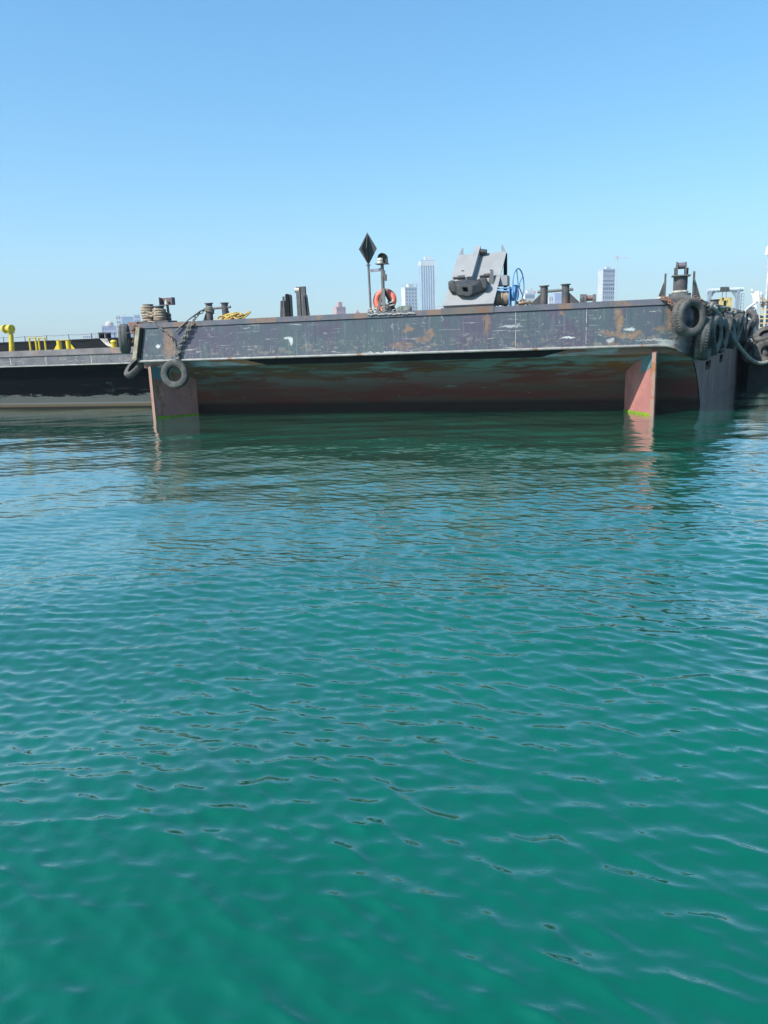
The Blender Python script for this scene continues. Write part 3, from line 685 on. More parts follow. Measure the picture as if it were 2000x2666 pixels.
b = MB(); q2 = on(.02, .97); b.box((q2.x, q2.y + .08, ZT), (q2.x + .12, q2.y + .2, q2.z)); b.build('rear_leg', M_black, t)
q = on(.985, .45); b = MB(); b.box((q.x - .3, q.y + .12, q.z - .2), (q.x + .28, q.y + .75, q.z + .14)); b.build('stiffener_box', M_ramp, t)
for u, v in ((.2, .66), (.78, .64)):
    b = MB(); q = on(u, v); b.bar(q - sx_ * .05, q + sx_ * .05, .03, .05); b.build('pad_eye', M_anchor, t)
# anchor (rests on the rack)
an = thing('anchor', 'heavy dark grey stockless anchor head lying on the rack plate', 'anchor', on(.42, .2, .1))
def A(u, v, h): return on(u, v, h)
def poly3(name, front, back, mat=M_anchor, sm=False):
    n = len(front); b = MB(); b.v = list(front) + list(back); b.f = [tuple(range(n)), tuple(range(2 * n - 1, n - 1, -1))] + [(i, (i + 1) % n, (i + 1) % n + n, i + n) for i in range(n)]
    return b.build(name, mat, an, sm, .012)
def ply(z): return y0 + (z - BL.z) * (y1 - y0) / (TL_.z - BL.z)
def ringpts(l, y): return [P(u, v, y) for u, v in l]
def onpl(l, off=.0):
    o = []
    for u, v in l:
        y = .9
        for _ in range(12): y = ply(P(u, v, y).z)
        o.append(P(u, v, y) + Vector((0, off, 0)))
    return o
def loft(name, rings, parent, cap0=True, cap1=True, sm=False):
    b = MB(); n = len(rings[0])
    for r_ in rings: b.v += list(r_)
    for k in range(len(rings) - 1):
        for j in range(n): b.f.append((k * n + j, k * n + (j + 1) % n, (k + 1) * n + (j + 1) % n, (k + 1) * n + j))
    if cap0: b.f.append(tuple(range(n)))
    if cap1: b.f.append(tuple((len(rings) - 1) * n + j for j in range(n - 1, -1, -1)))
    return b.build(name, M_anchor, parent, sm, .012)
S_ = [(1204, 748), (1210.5, 748), (1217.5, 748), (1218.5, 754), (1219, 760), (1213, 759.5), (1207, 758.6), (1205, 753)]
F_ = [(1192.5, 745), (1210.6, 740.6), (1230, 744), (1230, 755), (1229.5, 766), (1220, 771.5), (1195, 767), (1192.5, 756)]
M_ = [(1180, 737), (1213, 730), (1252, 734), (1258, 745), (1259, 756), (1232, 771), (1190, 769), (1181, 755)]
K_ = [(1184, 732), (1213, 727), (1250, 727), (1258, 740), (1256, 752), (1230, 762), (1195, 763), (1184, 752)]
crown = loft('crown', [ringpts(S_, .60), ringpts(S_, .30), ringpts(F_, .30), ringpts(M_, .62), onpl(K_, .02)], an)
FL = [(1167, 734), (1174, 730), (1183, 730), (1186, 740), (1187, 752), (1188, 764), (1175, 764), (1168, 751)]
FR = [(1246, 726), (1256, 722), (1265, 722.5), (1269, 729), (1269, 742), (1268, 754), (1259, 756), (1253, 742)]
for fl_ in (FL, FR):
    cu = sum(u for u, v in fl_) / 8; cv = sum(v for u, v in fl_) / 8
    sh = lambda k: [(cu + (u - cu) * k, cv + (v - cv) * k) for u, v in fl_]
    loft('fluke', [ringpts(sh(.7), .52), ringpts(sh(1), .62), onpl(sh(.9), .02)], an)
for (ua, ub) in ((1181, 1211), (1250, 1276)):
    a, c = onpl([(ua, 724 if ua < 1200 else 720)], -.08)[0], onpl([(ub, 722 if ua < 1200 else 717)], -.08)[0]; m_ = a.lerp(c, .4)
    b = MB(); b.tube([a, m_, m_.lerp(c, .01), c], [.035, .035, .07, .07], 12); b.build('pin', M_anchor, an, True)
b = MB(); b.prism([A(.80, .36, .0), A(.88, .36, .0), A(.84, .54, .22), A(.81, .54, .22)], sx_ * .05); b.build('lug', M_anchor, an)

# ------------------------------------------------ blue winch
t = thing('blue_winch', 'blue hand winch with tall spoked wheel and rope drum beside the anchor rack', 'winch', (P(1330, 790, 1.2).x, 1.2, ZT))
yw = 1.2; a = P(1290, 778, yw); c = P(1327, 776, yw); zc = (a.z + c.z) / 2
b = MB(); b.cyl((a.x, yw, zc), (c.x, yw, zc), .2, n=20); drum_ = b.build('drum', M_iron, t, True)
b = MB()
for i in range(9): b.ring((a.x + .04 + (c.x - a.x - .08) * i / 8, yw, zc), (1, .05, 0), .215 + .02 * math.sin(i * 2), .032, 24, 6)
b.build('wound_rope', M_rope, drum_, True)
b = MB(); x1 = P(1327, 775, yw).x; x2 = P(1342, 775, yw).x; b.box((x1, yw - .26, ZT), (x1 + .04, yw + .26, zc + .38)); b.box((x2, yw - .26, ZT), (x2 + .04, yw + .26, zc + .38)); b.box((x1 + .04, yw - .05, zc - .1), (x2, yw + .1, zc + .3)); b.build('side_frame', M_blue, t, bevel=.01)
b = MB(); xl_ = a.x - .02; b.box((xl_ - .03, yw - .26, ZT), (xl_, yw + .26, zc + .32)); b.build('side_frame', M_blue, t)
for dz in (.24, .33):
    b = MB(); b.cyl((xl_, yw - .2, zc + dz), (x1, yw - .2, zc + dz), .025, n=8); b.build('tie_bar', M_blue, t, True)
wc = P(1350, 744, yw - .1); b = MB(); ax_ = Vector((1, -.22, 0)); b.ring(wc, ax_, .57, .022, 40, 8); rim_ = b.build('wheel', M_blue, t, True)
axn = ax_.normalized(); e1 = Vector((0, 0, 1)); e2 = axn.cross(e1)
for k in range(5):
    an_ = R(20 + 72 * k); b = MB(); b.cyl(wc, wc + (e1 * math.cos(an_) + e2 * math.sin(an_)) * .57, .018, n=8); b.build('spoke', M_blue, rim_, True)
b = MB(); q = wc + (e1 * .0 + e2 * 1) * 0; h_ = wc + Vector((.15, -.2, -.05)); b.cyl(wc - axn * .15, wc + axn * .05, .05, n=12); b.build('hub', M_blue, rim_, True); b = MB(); b.cyl(wc + e2 * .57 + Vector((0, 0, .0)), wc + e2 * .57 + axn * .22, .016, n=8); b.build('crank_handle', M_blue, rim_, True)
b = MB(); b.cyl(wc - axn * .16 + Vector((0, 0, -.25)), wc - axn * .06 + Vector((0, 0, -.25)), .24, n=20); b.build('brake_disc', M_blue, t, True)
rope_lump(1335, 780, 1388, 795, .7, M_rope, 14, .03, 'loose brown rope lying on deck under the blue wheel', depth=.5, seed=12)

# ------------------------------------------------ roller chock
t = thing('roller_chock', 'low rusty roller chock with round-topped cheeks on the deck edge', 'chock', P(1533, 788, .4))
for (u0_, u1_) in ((1510, 1521), (1520, 1529), (1542, 1555)):
    a = P(u0_, 766, .4); c = P(u1_, 766, .4); w_ = (c.x - a.x); b = MB(); rr_ = .17
    cx_ = (a.x + c.x) / 2; z_ = a.z - rr_
    pr = [(cx_, .3 - .0, ZT), (cx_, .3 + 2 * rr_, ZT)] + [(cx_, .3 + rr_ + rr_ * math.cos(math.pi * k / 10), z_ + rr_ * math.sin(math.pi * k / 10)) for k in range(11)]
    b.prism([(x - .06, y_, z) for x, y_, z in pr], (.10, 0, 0)); b.build('cheek', M_iron, t)
b = MB(); a = P(1520, 777, .45); c = P(1548, 776, .45); b.cyl((a.x, .45, a.z), (c.x, .45, a.z), .09, n=16); b.build('roller', worn('rust red roller', (.13, .06, .05), (.2, .15, .13), rough=.6), t, True)

# ------------------------------------------------ corner fairlead
t = thing('corner_fairlead', 'stout round pedestal fairlead with a roller frame on top, at the right corner', 'fairlead', P(1771, 775, .8))
y = .85; a = P(1753, 765, y); c = P(1790, 719, y); cx_ = (a.x + c.x) / 2; r_ = (c.x - a.x) / 2 * 1.08
b = MB(); b.box((P(1744, 774, y).x, y - .4, ZT), (P(1797, 774, y).x, y + .4, ZT + .09)); b.cyl((cx_, y, ZT + .09), (cx_, y, ZT + .17), r_ + .12, n=26); b.build('base_plate', M_iron2, t)
b = MB(); b.cyl((cx_, y, ZT + .17), (cx_, y, c.z), r_, n=28); b.build('pedestal', M_iron, t, True)
b = MB(); b.ring((cx_, y, ZT + .22), (0, 0, 1), r_ + .0, .04, 28, 8); b.build('weld_collar', M_rope_white, t, True)
b = MB(); b.box((cx_ - r_ - .05, y - .3, c.z), (cx_ + r_ + .07, y + .3, c.z + .035)); b.build('top_plate', M_iron2, t)
for (u_, s_) in ((1760.5, 1), (1787, -1)):
    x_ = P(u_, 700, y).x; zt_ = P(u_, 682, y).z; b = MB()
    b.prism([(x_, y - .24, c.z + .035), (x_, y + .24, c.z + .035), (x_, y + .24, zt_ - .18), (x_, y + .06, zt_), (x_, y - .06, zt_), (x_, y - .24, zt_ - .18)], (.045 * s_, 0, 0)); b.build('cheek', M_iron, t)
    b = MB(); xo = x_ - s_ * .02; b.box((xo - .03, y + .0, c.z + .035), (xo + .05, y + .16, zt_ - .18)); b.build('cheek_stiffener', M_iron, t)
x1, x2 = P(1761, 692, y).x, P(1787, 692, y).x; zt_ = P(1774, 692, y).z; b = MB(); b.cyl((x1, y, zt_), (x2, y, zt_), .10, n=18); b.build('roller', worn('roller mauve', (.16, .14, .17), (.10, .09, .1), rough=.5), t, True)
for i, (ut, vt, ub, lab) in enumerate(((1733.5, 712, 1728, 'slim tapered dark stanchion left of the corner fairlead'), (1808.5, 706, 1813, 'slim tapered dark stanchion right of the corner fairlead'))):
    y = .8; tp = P(ut, vt, y); bb = P(ub, 775, y); s_ = -1 if i == 0 else 1
    t = thing('stanchion', lab, 'stanchion', (bb.x, y, ZT), group='tapered stanchions at the corner fairlead')
    b = MB(); b.box((tp.x - .03, y, ZT), (tp.x + .03, y + .12, tp.z)); b.build('flat_bar', M_iron, t)
    b = MB(); b.prism([(tp.x + s_ * .032, y + .03, ZT), (tp.x + s_ * .23, y + .03, ZT), (tp.x + s_ * .04, y + .03, tp.z - .25)], (0, .04, 0)); b.build('fin', M_anchor, t)

# ================================================================== right side: fenders, mooring line
S = Frame(*B.world((19.87, 0, 0)).xy, -17.35 - SA)      # x out from the side, y along it
tops = 3.55; k = 0
marks = ['first', 'second', 'third', 'fourth', 'fifth', 'sixth', 'seventh', 'eighth', 'ninth', 'tenth', 'eleventh', 'twelfth', 'thirteenth']
ys = [.75, 1.5, 2.3, 3.9, 5.0, 6.2, 7.6, 9.2, 11.2, 13.4, 16, 19, 22.5]
for i, yy in enumerate(ys):
    dz = random.uniform(-.14, .14); lean = random.uniform(-.22, .22)
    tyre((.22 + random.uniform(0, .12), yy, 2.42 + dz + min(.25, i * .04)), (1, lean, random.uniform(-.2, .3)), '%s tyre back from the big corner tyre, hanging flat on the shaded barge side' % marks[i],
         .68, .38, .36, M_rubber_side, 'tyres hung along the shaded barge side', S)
# heavy grey mooring line along the side then over to the tug
rp = [S.at(1846, 800, .6), S.at(1870, 818, 1.6)]
pts = []
for (u, v, dist) in ((1838, 797, 29.5), (1850, 800, 30.5), (1866, 812, 32), (1885, 835, 34), (1900, 862, 35.5), (1915, 888, 37), (1935, 915, 38.3), (1955, 935, 39.0), (1975, 945, 39.3), (1992, 944, 39.5), (2015, 936, 39.8)):
    d_ = fw + rt * ((u - 1000) / F) - up * ((v - 1333) / F); pts.append(C0 + d_ * (dist / d_.dot(Vector((.42, .9075, 0)))))
def smooth_pts(p, n=5):
    o = []; p = [Vector(q_) for q_ in p]
    for i in range(len(p) - 1):
        a, b_, c_, d_ = p[max(i - 1, 0)], p[i], p[i + 1], p[min(i + 2, len(p) - 1)]
        for k in range(n):
            t = k / n; o.append(.5 * ((2 * b_) + (c_ - a) * t + (2 * a - 5 * b_ + 4 * c_ - d_) * t * t + (3 * b_ - a - 3 * c_ + d_) * t ** 3))
    return o + [p[-1]]
sp = smooth_pts(pts, 8); b = MB(); b.tube(sp, .075, 10)
for ph_ in (0, 2.1, 4.2):                                   # rope lay
    hp = []
    for i, p in enumerate(sp): hp.append(p + Vector((.03 * math.cos(i * 1.3 + ph_), 0, .03 * math.sin(i * 1.3 + ph_))))
    b.tube(hp, .062, 7)
single(b, 'mooring_line', M_rope_grey, 'thick grey hawser sweeping from the barge side down across to the tug', 'rope', sp[0], W, smooth=True)
b = MB(); links(b, [S.at(1848, 818, .5), S.at(1880, 822, .5), S.at(1905, 835, .6)], .2, .06, .03)
b = MB(); b.tube(smooth_pts([(.12 + .1 * math.sin(i * 2.1), 1.6 + i * .55, 3.54 + .10 * math.sin(i * 1.7) + .06 * math.cos(i * 2.9)) for i in range(34)], 4), .055, 7)
single(b, 'rope_tangle', M_rope_grey, 'tangled ropes and lashings along the top edge of the shaded barge side', 'rope', (.1, 2, 3.7), S, smooth=True)
# objects further back on the barge deck
D_ = 52
t = thing('steel_portal', 'pale yellow steel portal standing far back on the barge deck', 'portal', (0, 0, 0), W); D_ = 52
def Z(u, v, D, fr=W): return fr.at(u, v, D)
for (u0_, u1_, v1_) in ((1874, 1881, 775), (1896, 1903, 775)):
    a = Z(u0_, v1_, D_); c = Z(u1_, 840, D_); b = MB(); b.box((a.x, D_, ZT), (c.x, D_ + .2, a.z)); b.build('upright', M_ypale, t)
a = Z(1881, 775, D_); c = Z(1896, 782, D_); b = MB(); b.box((a.x, D_, c.z), (c.x, D_ + .2, a.z)); b.build('top_bar', M_ypale, t)
b = MB(); a = Z(1889, 779, D_); c = Z(1893, 840, D_); b.box((a.x, D_ + .3, ZT), (c.x, D_ + .45, a.z)); b.build('inner_post', M_iron, t)
for (u0_, u1_, v, lab) in ((1850, 1873, 780, 'dark squat drum bollard behind the chains, left of the yellow frame'), (1904, 1916, 810, 'small dark drum bollard right of the yellow frame')):
    D_ = 45 if u0_ < 1900 else 56; a = Z(u0_, v, D_); c = Z(u1_, v, D_); b = MB(); x_ = (a.x + c.x) / 2; r_ = (c.x - a.x) / 2
    b.lathe([(0.01, ZT), (r_ * .9, ZT), (r_ * .85, a.z - .1), (r_ * 1.08, a.z - .04), (r_ * 1.08, a.z), (.01, a.z)], (x_, D_, 0), 20); single(b, 'drum_bollard', M_iron, lab, 'bollard', (x_, D_, ZT), W, smooth=True)

# travel lift on a far quay
QY = 125
q = MB(); 
t = thing('travel_lift', 'grey boat lift gantry with round top beam beyond the barge, on the right', 'gantry', (0, 0, 0), W); D_ = 128
a = Z(1842, 748, D_); c = Z(1935, 748, D_); sc_ = (c.x - a.x) / 93; zc = Z(1888, 755, D_).z
b = MB(); b.cyl((a.x, D_, Z(1842, 757, D_).z), (c.x, D_, Z(1935, 753, D_).z), 5.2 * sc_, n=16); b.build('top_beam', worn('pale lift paint', (.62, .65, .70), rough=.5), t, True)
for (u0_, u1_) in ((1844, 1852), (1917, 1926)):
    a = Z(u0_, 757, D_); c = Z(u1_, 757, D_); b = MB(); b.box((a.x, D_ - .3, 1.5), (c.x, D_ + .3, a.z)); b.build('leg', M_greysteel, t)
for (u0_, u1_, s_) in ((1852, 1864, 1), (1917, 1905, -1)):
    a = Z(u0_, 760, D_); c = Z(u1_, 760, D_); b = MB(); b.prism([(a.x, D_ - .1, a.z), (c.x, D_ - .1, a.z), (a.x, D_ - .1, Z(u0_, 775, D_).z)], (0, .2, 0)); b.build('knee', M_greysteel, t)
b = MB(); a = Z(1868, 748, D_); c = Z(1899, 759, D_); b.box((a.x + .3, D_ - .5, c.z), (c.x - .3, D_ - .36, a.z)); b.build('trolley', M_iron, t)
for u_ in (1878, 1888):
    b = MB(); a = Z(u_, 757, D_); b.cyl((a.x, D_ - .5, Z(u_, 785, D_).z), (a.x, D_ - .5, a.z), .05, n=6); b.build('hoist_cable', M_iron, t)
b = MB(); x0_ = Z(1929, 790, D_).x; x1_ = Z(1936, 790, D_).x; zt_ = Z(1930, 765, D_).z
for x_ in (x0_, x1_): b.cyl((x_, D_, 1.5), (x_, D_, zt_), .05, n=6)
for i in range(16): z_ = 2.2 + i * .55; b.cyl((x0_, D_, min(z_, zt_)), (x1_, D_, min(z_, zt_)), .04, n=6)
b.build('ladder', M_greysteel, t)
b = MB(); b.box((20, QY, -2), (140, QY + 60, 1.5)); o = b.build('quay', worn('quay concrete', (.3, .29, .27), rough=.9)); tag(o, kind='structure')

# ================================================================== TUG at right
T = Frame(19.75, 41.0, -25)
TP = lambda u, v, y=0: T.at(u, v, y)
tug = thing('tugboat', 'tugboat with dark hull, white dome and ladder, cut by the right edge', 'tugboat', (0, 0, 0), T)
M_tughull = worn('tug black hull', (.02, .02, .022), (.04, .035, .035), rough=.6, sc=2)
M_tugw = worn('tug off-white', (.60, .60, .58), (.45, .46, .48), .08, rough=.5, sc=3)
M_tugb = worn('tug blue grey', (.27, .32, .38), (.33, .36, .40), rough=.5, sc=3)
p0 = TP(1934, 905); zd = TP(1960, 868).z
b = MB(); hx = TP(1936, 900).x
poly = [(hx, 0, 0), (hx + .3, -.9, 0), (hx + 1.6, -1.3, 0), (hx + 5, -1.3, 0), (hx + 5, 12, 0), (hx + .2, 12, 0)]
n = 6; b.v = [(x, y, -.8) for x, y, z in poly] + [(x, y, zd - .55) for x, y, z in poly]; b.v[0] = (hx + .5, .3, -.8)
b.f = [tuple(range(n - 1, -1, -1)), tuple(range(n, 2 * n))] + [(i, (i + 1) % n, (i + 1) % n + n, i + n) for i in range(n)]; b.build('hull', M_tughull, tug)
b = MB(); a = TP(1938, 812, 1); c = TP(1946, 862, 1); b.box((a.x, 1, zd - .56), (c.x, 1.5, a.z)); b.build('column', M_tugb, tug)
b = MB(); a = TP(1950, 800, .9); c = TP(1961, 868, .9); b.box((a.x, .9, zd - .56), (c.x, 1.4, a.z)); b.build('column', M_tugw, tug)
b = MB(); b.box((hx + 1.1, 2.4, zd - .56), (hx + 5, 6, TP(1990, 790, 2.4).z)); b.build('deckhouse', M_tugb, tug)
b = MB(); c = TP(1974, 770, 2); r_ = 14 * T.scale(1974, 770, 2); b.lathe([(r_, -.35), (r_, 0)] + [(r_ * math.cos(R(a_)), r_ * math.sin(R(a_))) for a_ in range(9, 91, 9)], (c.x, 2.1, c.z), 26); b.build('dome', M_white, tug, True)
b = MB(); b.bar(TP(1956, 752, 1.2), TP(1966, 790, 1.2), .12, .1); b.bar(TP(1966, 790, 1.2), TP(1965, 866, 1.2), .14, .1); b.build('bulwark_post', M_white, tug)
b = MB(); b.tube([TP(1968, 788, .8), TP(1950, 800, .8), TP(1942, 808, .8), TP(1939, 826, .8), TP(1936, 850, .8)], .07, 8); b.build('rail', M_tugw, tug, True)
for u_ in (1977.5, 2003):
    b = MB(); b.cyl(TP(u_, 755, .6), (TP(u_ + 1, 870, .6).x, .6, zd - .5), .035, n=8); b.build('ladder_stringer', M_tugw, tug, True)
for i in range(5):
    b = MB(); v_ = 807 + i * 11.5; b.bar(TP(1978, v_, .6), TP(2003, v_ - .6, .6), .09, .05); b.build('rung', M_ypale, tug)
b = MB(); b.box((TP(1980, 795, 1.8).x, 1.7, TP(1985, 805, 1.7).z), (TP(2010, 795, 1.8).x, 2.3, TP(1985, 786, 1.7).z)); b.build('control_box', M_tugw, tug)
b = MB(); c = TP(1983, 781, 1.5)
for i in range(5): b.ring((c.x + .1 * i, 1.5, c.z + .06 * math.sin(i * 3)), (random.random(), -1, random.random()), .12, .035, 14, 6)
b.build('pipework', M_wood, tug, True)
b = MB(); a = TP(2004, 660, 1.5); b.cyl((a.x, 1.5, zd), (a.x, 1.5, a.z + .3), .07, n=10); b.bar(TP(1992, 694, 1.5), TP(2004, 694, 1.5), .04); b.build('mast', M_tugw, tug, True)
b = MB(); a = TP(1999, 663, 1.5); b.lathe([(.02, .0), (.15, .0), (.12, .12), (.12, .3), (.07, .42), (0.01, .45)], (a.x, 1.5, a.z), 16); b.build('mast_lamp', worn('cream lamp', (.8, .76, .6), rough=.5), tug, True)
tyre(TP(1950, 832, .75), (-.75, -.66, 0), 'dark tyre held upright against the tug column, highest of the tug tyres', .55, .28, .3, M_rubber, None, T)
tyre(TP(1956, 917, -1.3), (-.75, -.66, .1), 'grey tyre on the tug bow, left of the tyre at the picture edge', .55, .35, .27, M_rubber_dusty, None, T)
tyre(TP(1997, 915, -1.75), (-.25, -.96, .05), 'grey tyre on the tug bow cut by the right picture edge', .62, .36, .27, M_rubber_dusty, None, T)
tyre(TP(1992, 872, -1.35), (-.35, -.5, .75), 'grey tyre laid slanting over the tug bulwark above the edge tyre', .58, .36, .25, M_rubber_dusty, None, T)
tyre(TP(1974, 925, -1.35), (-.5, -.8, .0), 'grey tyre squeezed between the two lower tug tyres', .5, .32, .25, M_rubber_dusty, None, T)
rope_lump(1946, 870, 1978, 896, -1.1, M_rope_white, 16, .05, 'frayed pale rope heap on the tug bow above its tyres', depth=.5, fr=T, seed=22)

# ================================================================== LEFT BARGE
lbg = thing('flat_barge', 'low grey-banded black hulled barge lying behind at the left', 'barge', (0, 0, 0))
M_lband = band_material('pale scuffed plating', (.11, .108, .125), (.155, .15, .165), (.085, .085, .10), (), (), 1.0)
YL = 4.6; LX0, LX1 = -34, 1.0
ztl, zsl, zll = 2.90, 2.62, 2.15
b = MB(); b.v = [(LX0, YL, zll), (LX1, YL, zll), (LX1, YL, zsl), (LX0, YL, zsl)]; b.f = [(0, 1, 2, 3)]; b.build('hull_plating', M_lband, lbg)
for u_, w_ in ((27, .02), (238, .015), (120, .012)):
    x_ = B.at(u_, 935, YL).x; b = MB(); b.box((x_ - w_, YL - .008, zll + .05), (x_ + w_, YL - .002, zsl - .01)); b.build('weld_seam', M_rope_white, lbg)
b = MB(); b.box((LX0, YL - .05, zsl), (LX1, YL + .3, ztl)); b.build('deck_edge', worn('scuffed deck edge', (.15, .13, .13), (.22, .20, .2), .35, (.28, .19, .15), .7, sc=1.5), lbg)
b = MB(); b.box((LX0, YL + .3, ztl - .1), (LX1, 30, ztl - .02)); b.build('deck', M_deck, lbg)
b = MB(); b.tube([(LX0, YL - .03, zll), (LX1, YL - .03, zll)], .035, 8); b.build('lip', M_lip, lbg, True)
def lower_mat():
    m, n, p = newmat('black over grey bottom paint')
    tc = nd(n, 'ShaderNodeTexCoord'); sp = nd(n, 'ShaderNodeSeparateXYZ'); n.links.new(tc.outputs['Object'], sp.inputs[0])
    z = math_(n, 'ADD', sp.outputs[2], math_(n, 'MULTIPLY', noise(n, 1, 8, coords(n, (.9, 1, 5)), .75), 1.0))
    c = mix(n, ramp(n, z, 1.13, 1.17), (.13, .13, .125), (.004, .005, .007))
    g = noise(n, 1, 6, coords(n, (.4, 1, 9), (3, 0, 3)), .7); c = mix(n, ramp(n, g, .62, .66, 0, .8), c, (.06, .05, .045))
    g2 = noise(n, 1, 5, coords(n, (.7, 1, 1.7), (6, 0, 3)), .7, 1.); c = mix(n, ramp(n, g2, .6, .7, 0, .5), c, (.05, .10, .10))
    c = mix(n, ramp(n, sp.outputs[2], .17, .26, 1, 0), c, (.10, .08, .055)); c = mix(n, ramp(n, sp.outputs[2], .06, .12, 1, 0), c, (.02, .018, .015))
    n.links.new(c, p.inputs['Base Color']); p.inputs['Roughness'].default_value = .6; p.inputs['Specular IOR Level'].default_value = .08; bump(n, p, noise(n, 12, 5, coords(n)), .3, .02); return m
b = MB(); pf = [(YL, zll), (YL + .2, zll - .02), (YL + .45, 1.5), (YL + .75, .75), (YL + .9, .3), (YL + .95, -.6)]
for (y_, z_) in pf: b.v += [(LX0, y_, z_), (LX1, y_, z_)]
b.f = [(2 * i, 2 * i + 1, 2 * i + 3, 2 * i + 2) for i in range(len(pf) - 1)]; b.build('lower_hull', lower_mat(), lbg)
LP = lambda u, v, y=5.1: B.at(u, v, y)
# yellow roller post
t = thing('roller_post', 'yellow post topped with a twin yellow roller head, far left', 'roller post', LP(30, 914))
a = LP(31, 914); zt_ = LP(29, 868).z; b = MB(); b.cyl((a.x, 5.1, ztl - .03), (LP(29, 868).x, 5.1, zt_), .13, .10, 18); b.build('post', M_yellow, t, True)
c = LP(25, 856); 
for du in (-9, 2):
    q_ = LP(25 + du, 856); b = MB(); b.cyl((q_.x, 5.0, q_.z), (q_.x + (.14 if du < 0 else .24), 4.94, q_.z), .19, n=24); b.build('roller', M_yellow, t, True)
b = MB(); q_ = LP(22, 856); b.cyl((q_.x - .02, 4.99, q_.z), (q_.x + .08, 4.98, q_.z), .13, n=20); b.build('spacer', M_wood, t, True)
b = MB(); q_ = LP(25, 866); b.box((q_.x - .22, 4.95, q_.z - .03), (q_.x + .2, 5.25, q_.z + .02)); b.build('cradle', M_yellow, t)
for (u0_, u1_, lab) in ((76, 92, 'thin yellow hoop rail next to the roller post'), (100, 116, 'thin yellow hoop rail next to the twin yellow bollard')):
    a = LP(u0_, 880); c = LP(u1_, 880); b = MB(); b.tube([(a.x, 5.1, ztl - .03), (a.x, 5.1, a.z), (c.x, 5.1, a.z), (c.x, 5.1, ztl - .03)], .045, 8)
    single(b, 'hoop_rail', M_yellow, lab, 'rail', (a.x, 5.1, ztl), B, 'yellow hoop rails', True)
t = thing('yellow_bollard', 'yellow twin bollard with sloping gussets on the left barge', 'bollard', LP(167, 910))
for (u0_, s_) in ((153, -1), (177, 1)):
    a = LP(u0_, 887); b = MB(); b.cyl((a.x, 5.1, ztl - .03), (a.x, 5.1, a.z), .115, n=18); b.build('post', M_yellow, t, True)
    b = MB(); b.prism([(a.x + s_ * .08, 5.1, ztl - .02), (a.x + s_ * .36, 5.1, ztl - .02), (a.x + s_ * .08, 5.1, a.z - .1)], (0, .03, 0)); b.build('gusset', M_yellow, t)
b = MB(); a = LP(146, 887); c = LP(184, 887); b.box((a.x, 5.0, a.z), (c.x, 5.2, a.z + .03)); b.build('top_plate', worn('rubbed yellow', (.55, .42, .12), (.3, .2, .1), rough=.6), t)
b = MB(); a = LP(297, 897, 5.3); b.lathe([(.02, 0), (.14, 0), (.13, .22), (.16, .28), (.12, .36), (.02, .38)], (a.x, 5.3, ztl - .02), 18)
single(b, 'yellow_cleat', M_yellow, 'small yellow mooring post half hidden by the black corner tyre', 'bollard', (a.x, 5.3, ztl), B, smooth=True)
b = MB()
for i in range(5): b.tube([LP(262 + 4 * i, 882, 6.2), LP(272 + 3 * i, 893, 5.8), LP(282 + 2.5 * i, 901, 5.4), LP(298, 903 + .5 * i, 5.2)], .018, 6)
single(b, 'mooring_rope', M_rope_white, 'fan of pale mooring ropes running down to the small yellow post', 'rope', LP(275, 893, 5.8), B, smooth=True)

# third barge far behind with thin wire rail
Y3 = 24.0
bb3 = thing('black_barge', 'distant black barge wall with thin wire rail behind the yellow deck gear', 'barge', (0, 0, 0))
z3 = B.at(150, 886, Y3).z; x3a = B.at(-60, 886, Y3).x - 8; x3b = B.at(330, 886, Y3).x
b = MB(); b.box((x3a, Y3, -.5), (x3b, Y3 + 25, z3)); b.build('hull', M_black, bb3)
b = MB(); b.box((x3a, Y3 - .04, z3 - .12), (x3b, Y3 - .002, z3 + .02)); b.build('deck_edge', M_black, bb3)
for i in range(16):
    x_ = x3a + 2 + i * 2.1
    if x_ < x3b: b = MB(); b.cyl((x_, Y3 + .3, z3), (x_, Y3 + .3, z3 + .42), .03, n=6); b.build('rail_post', M_iron, bb3)
b = MB(); pts = []
for i in range(16): pts += sag((x3a + 2 + i * 2.1, Y3 + .3, z3 + .4), (x3a + 2 + (i + 1) * 2.1, Y3 + .3, z3 + .4), .05, 4)[:-1]
pts = [p for p in pts if p[0] < x3b]; b.tube(pts, .016, 5); b.build('wire_rail', M_iron, bb3)
t = thing('twin_bollard', 'black twin bollard standing on the distant black barge deck', 'bollard', B.at(272, 886, Y3 + 1))
for u_ in (264, 281):
    p = B.at(u_, 868, Y3 + 1); b = MB(); b.cyl((p.x, Y3 + 1, z3), (p.x, Y3 + 1, p.z), .22, n=16); b.build('post', M_black, t, True)
    b = MB(); b.cyl((p.x, Y3 + 1, p.z), (p.x, Y3 + 1, p.z + .06), .27, n=16); b.build('cap', M_black, t, True)

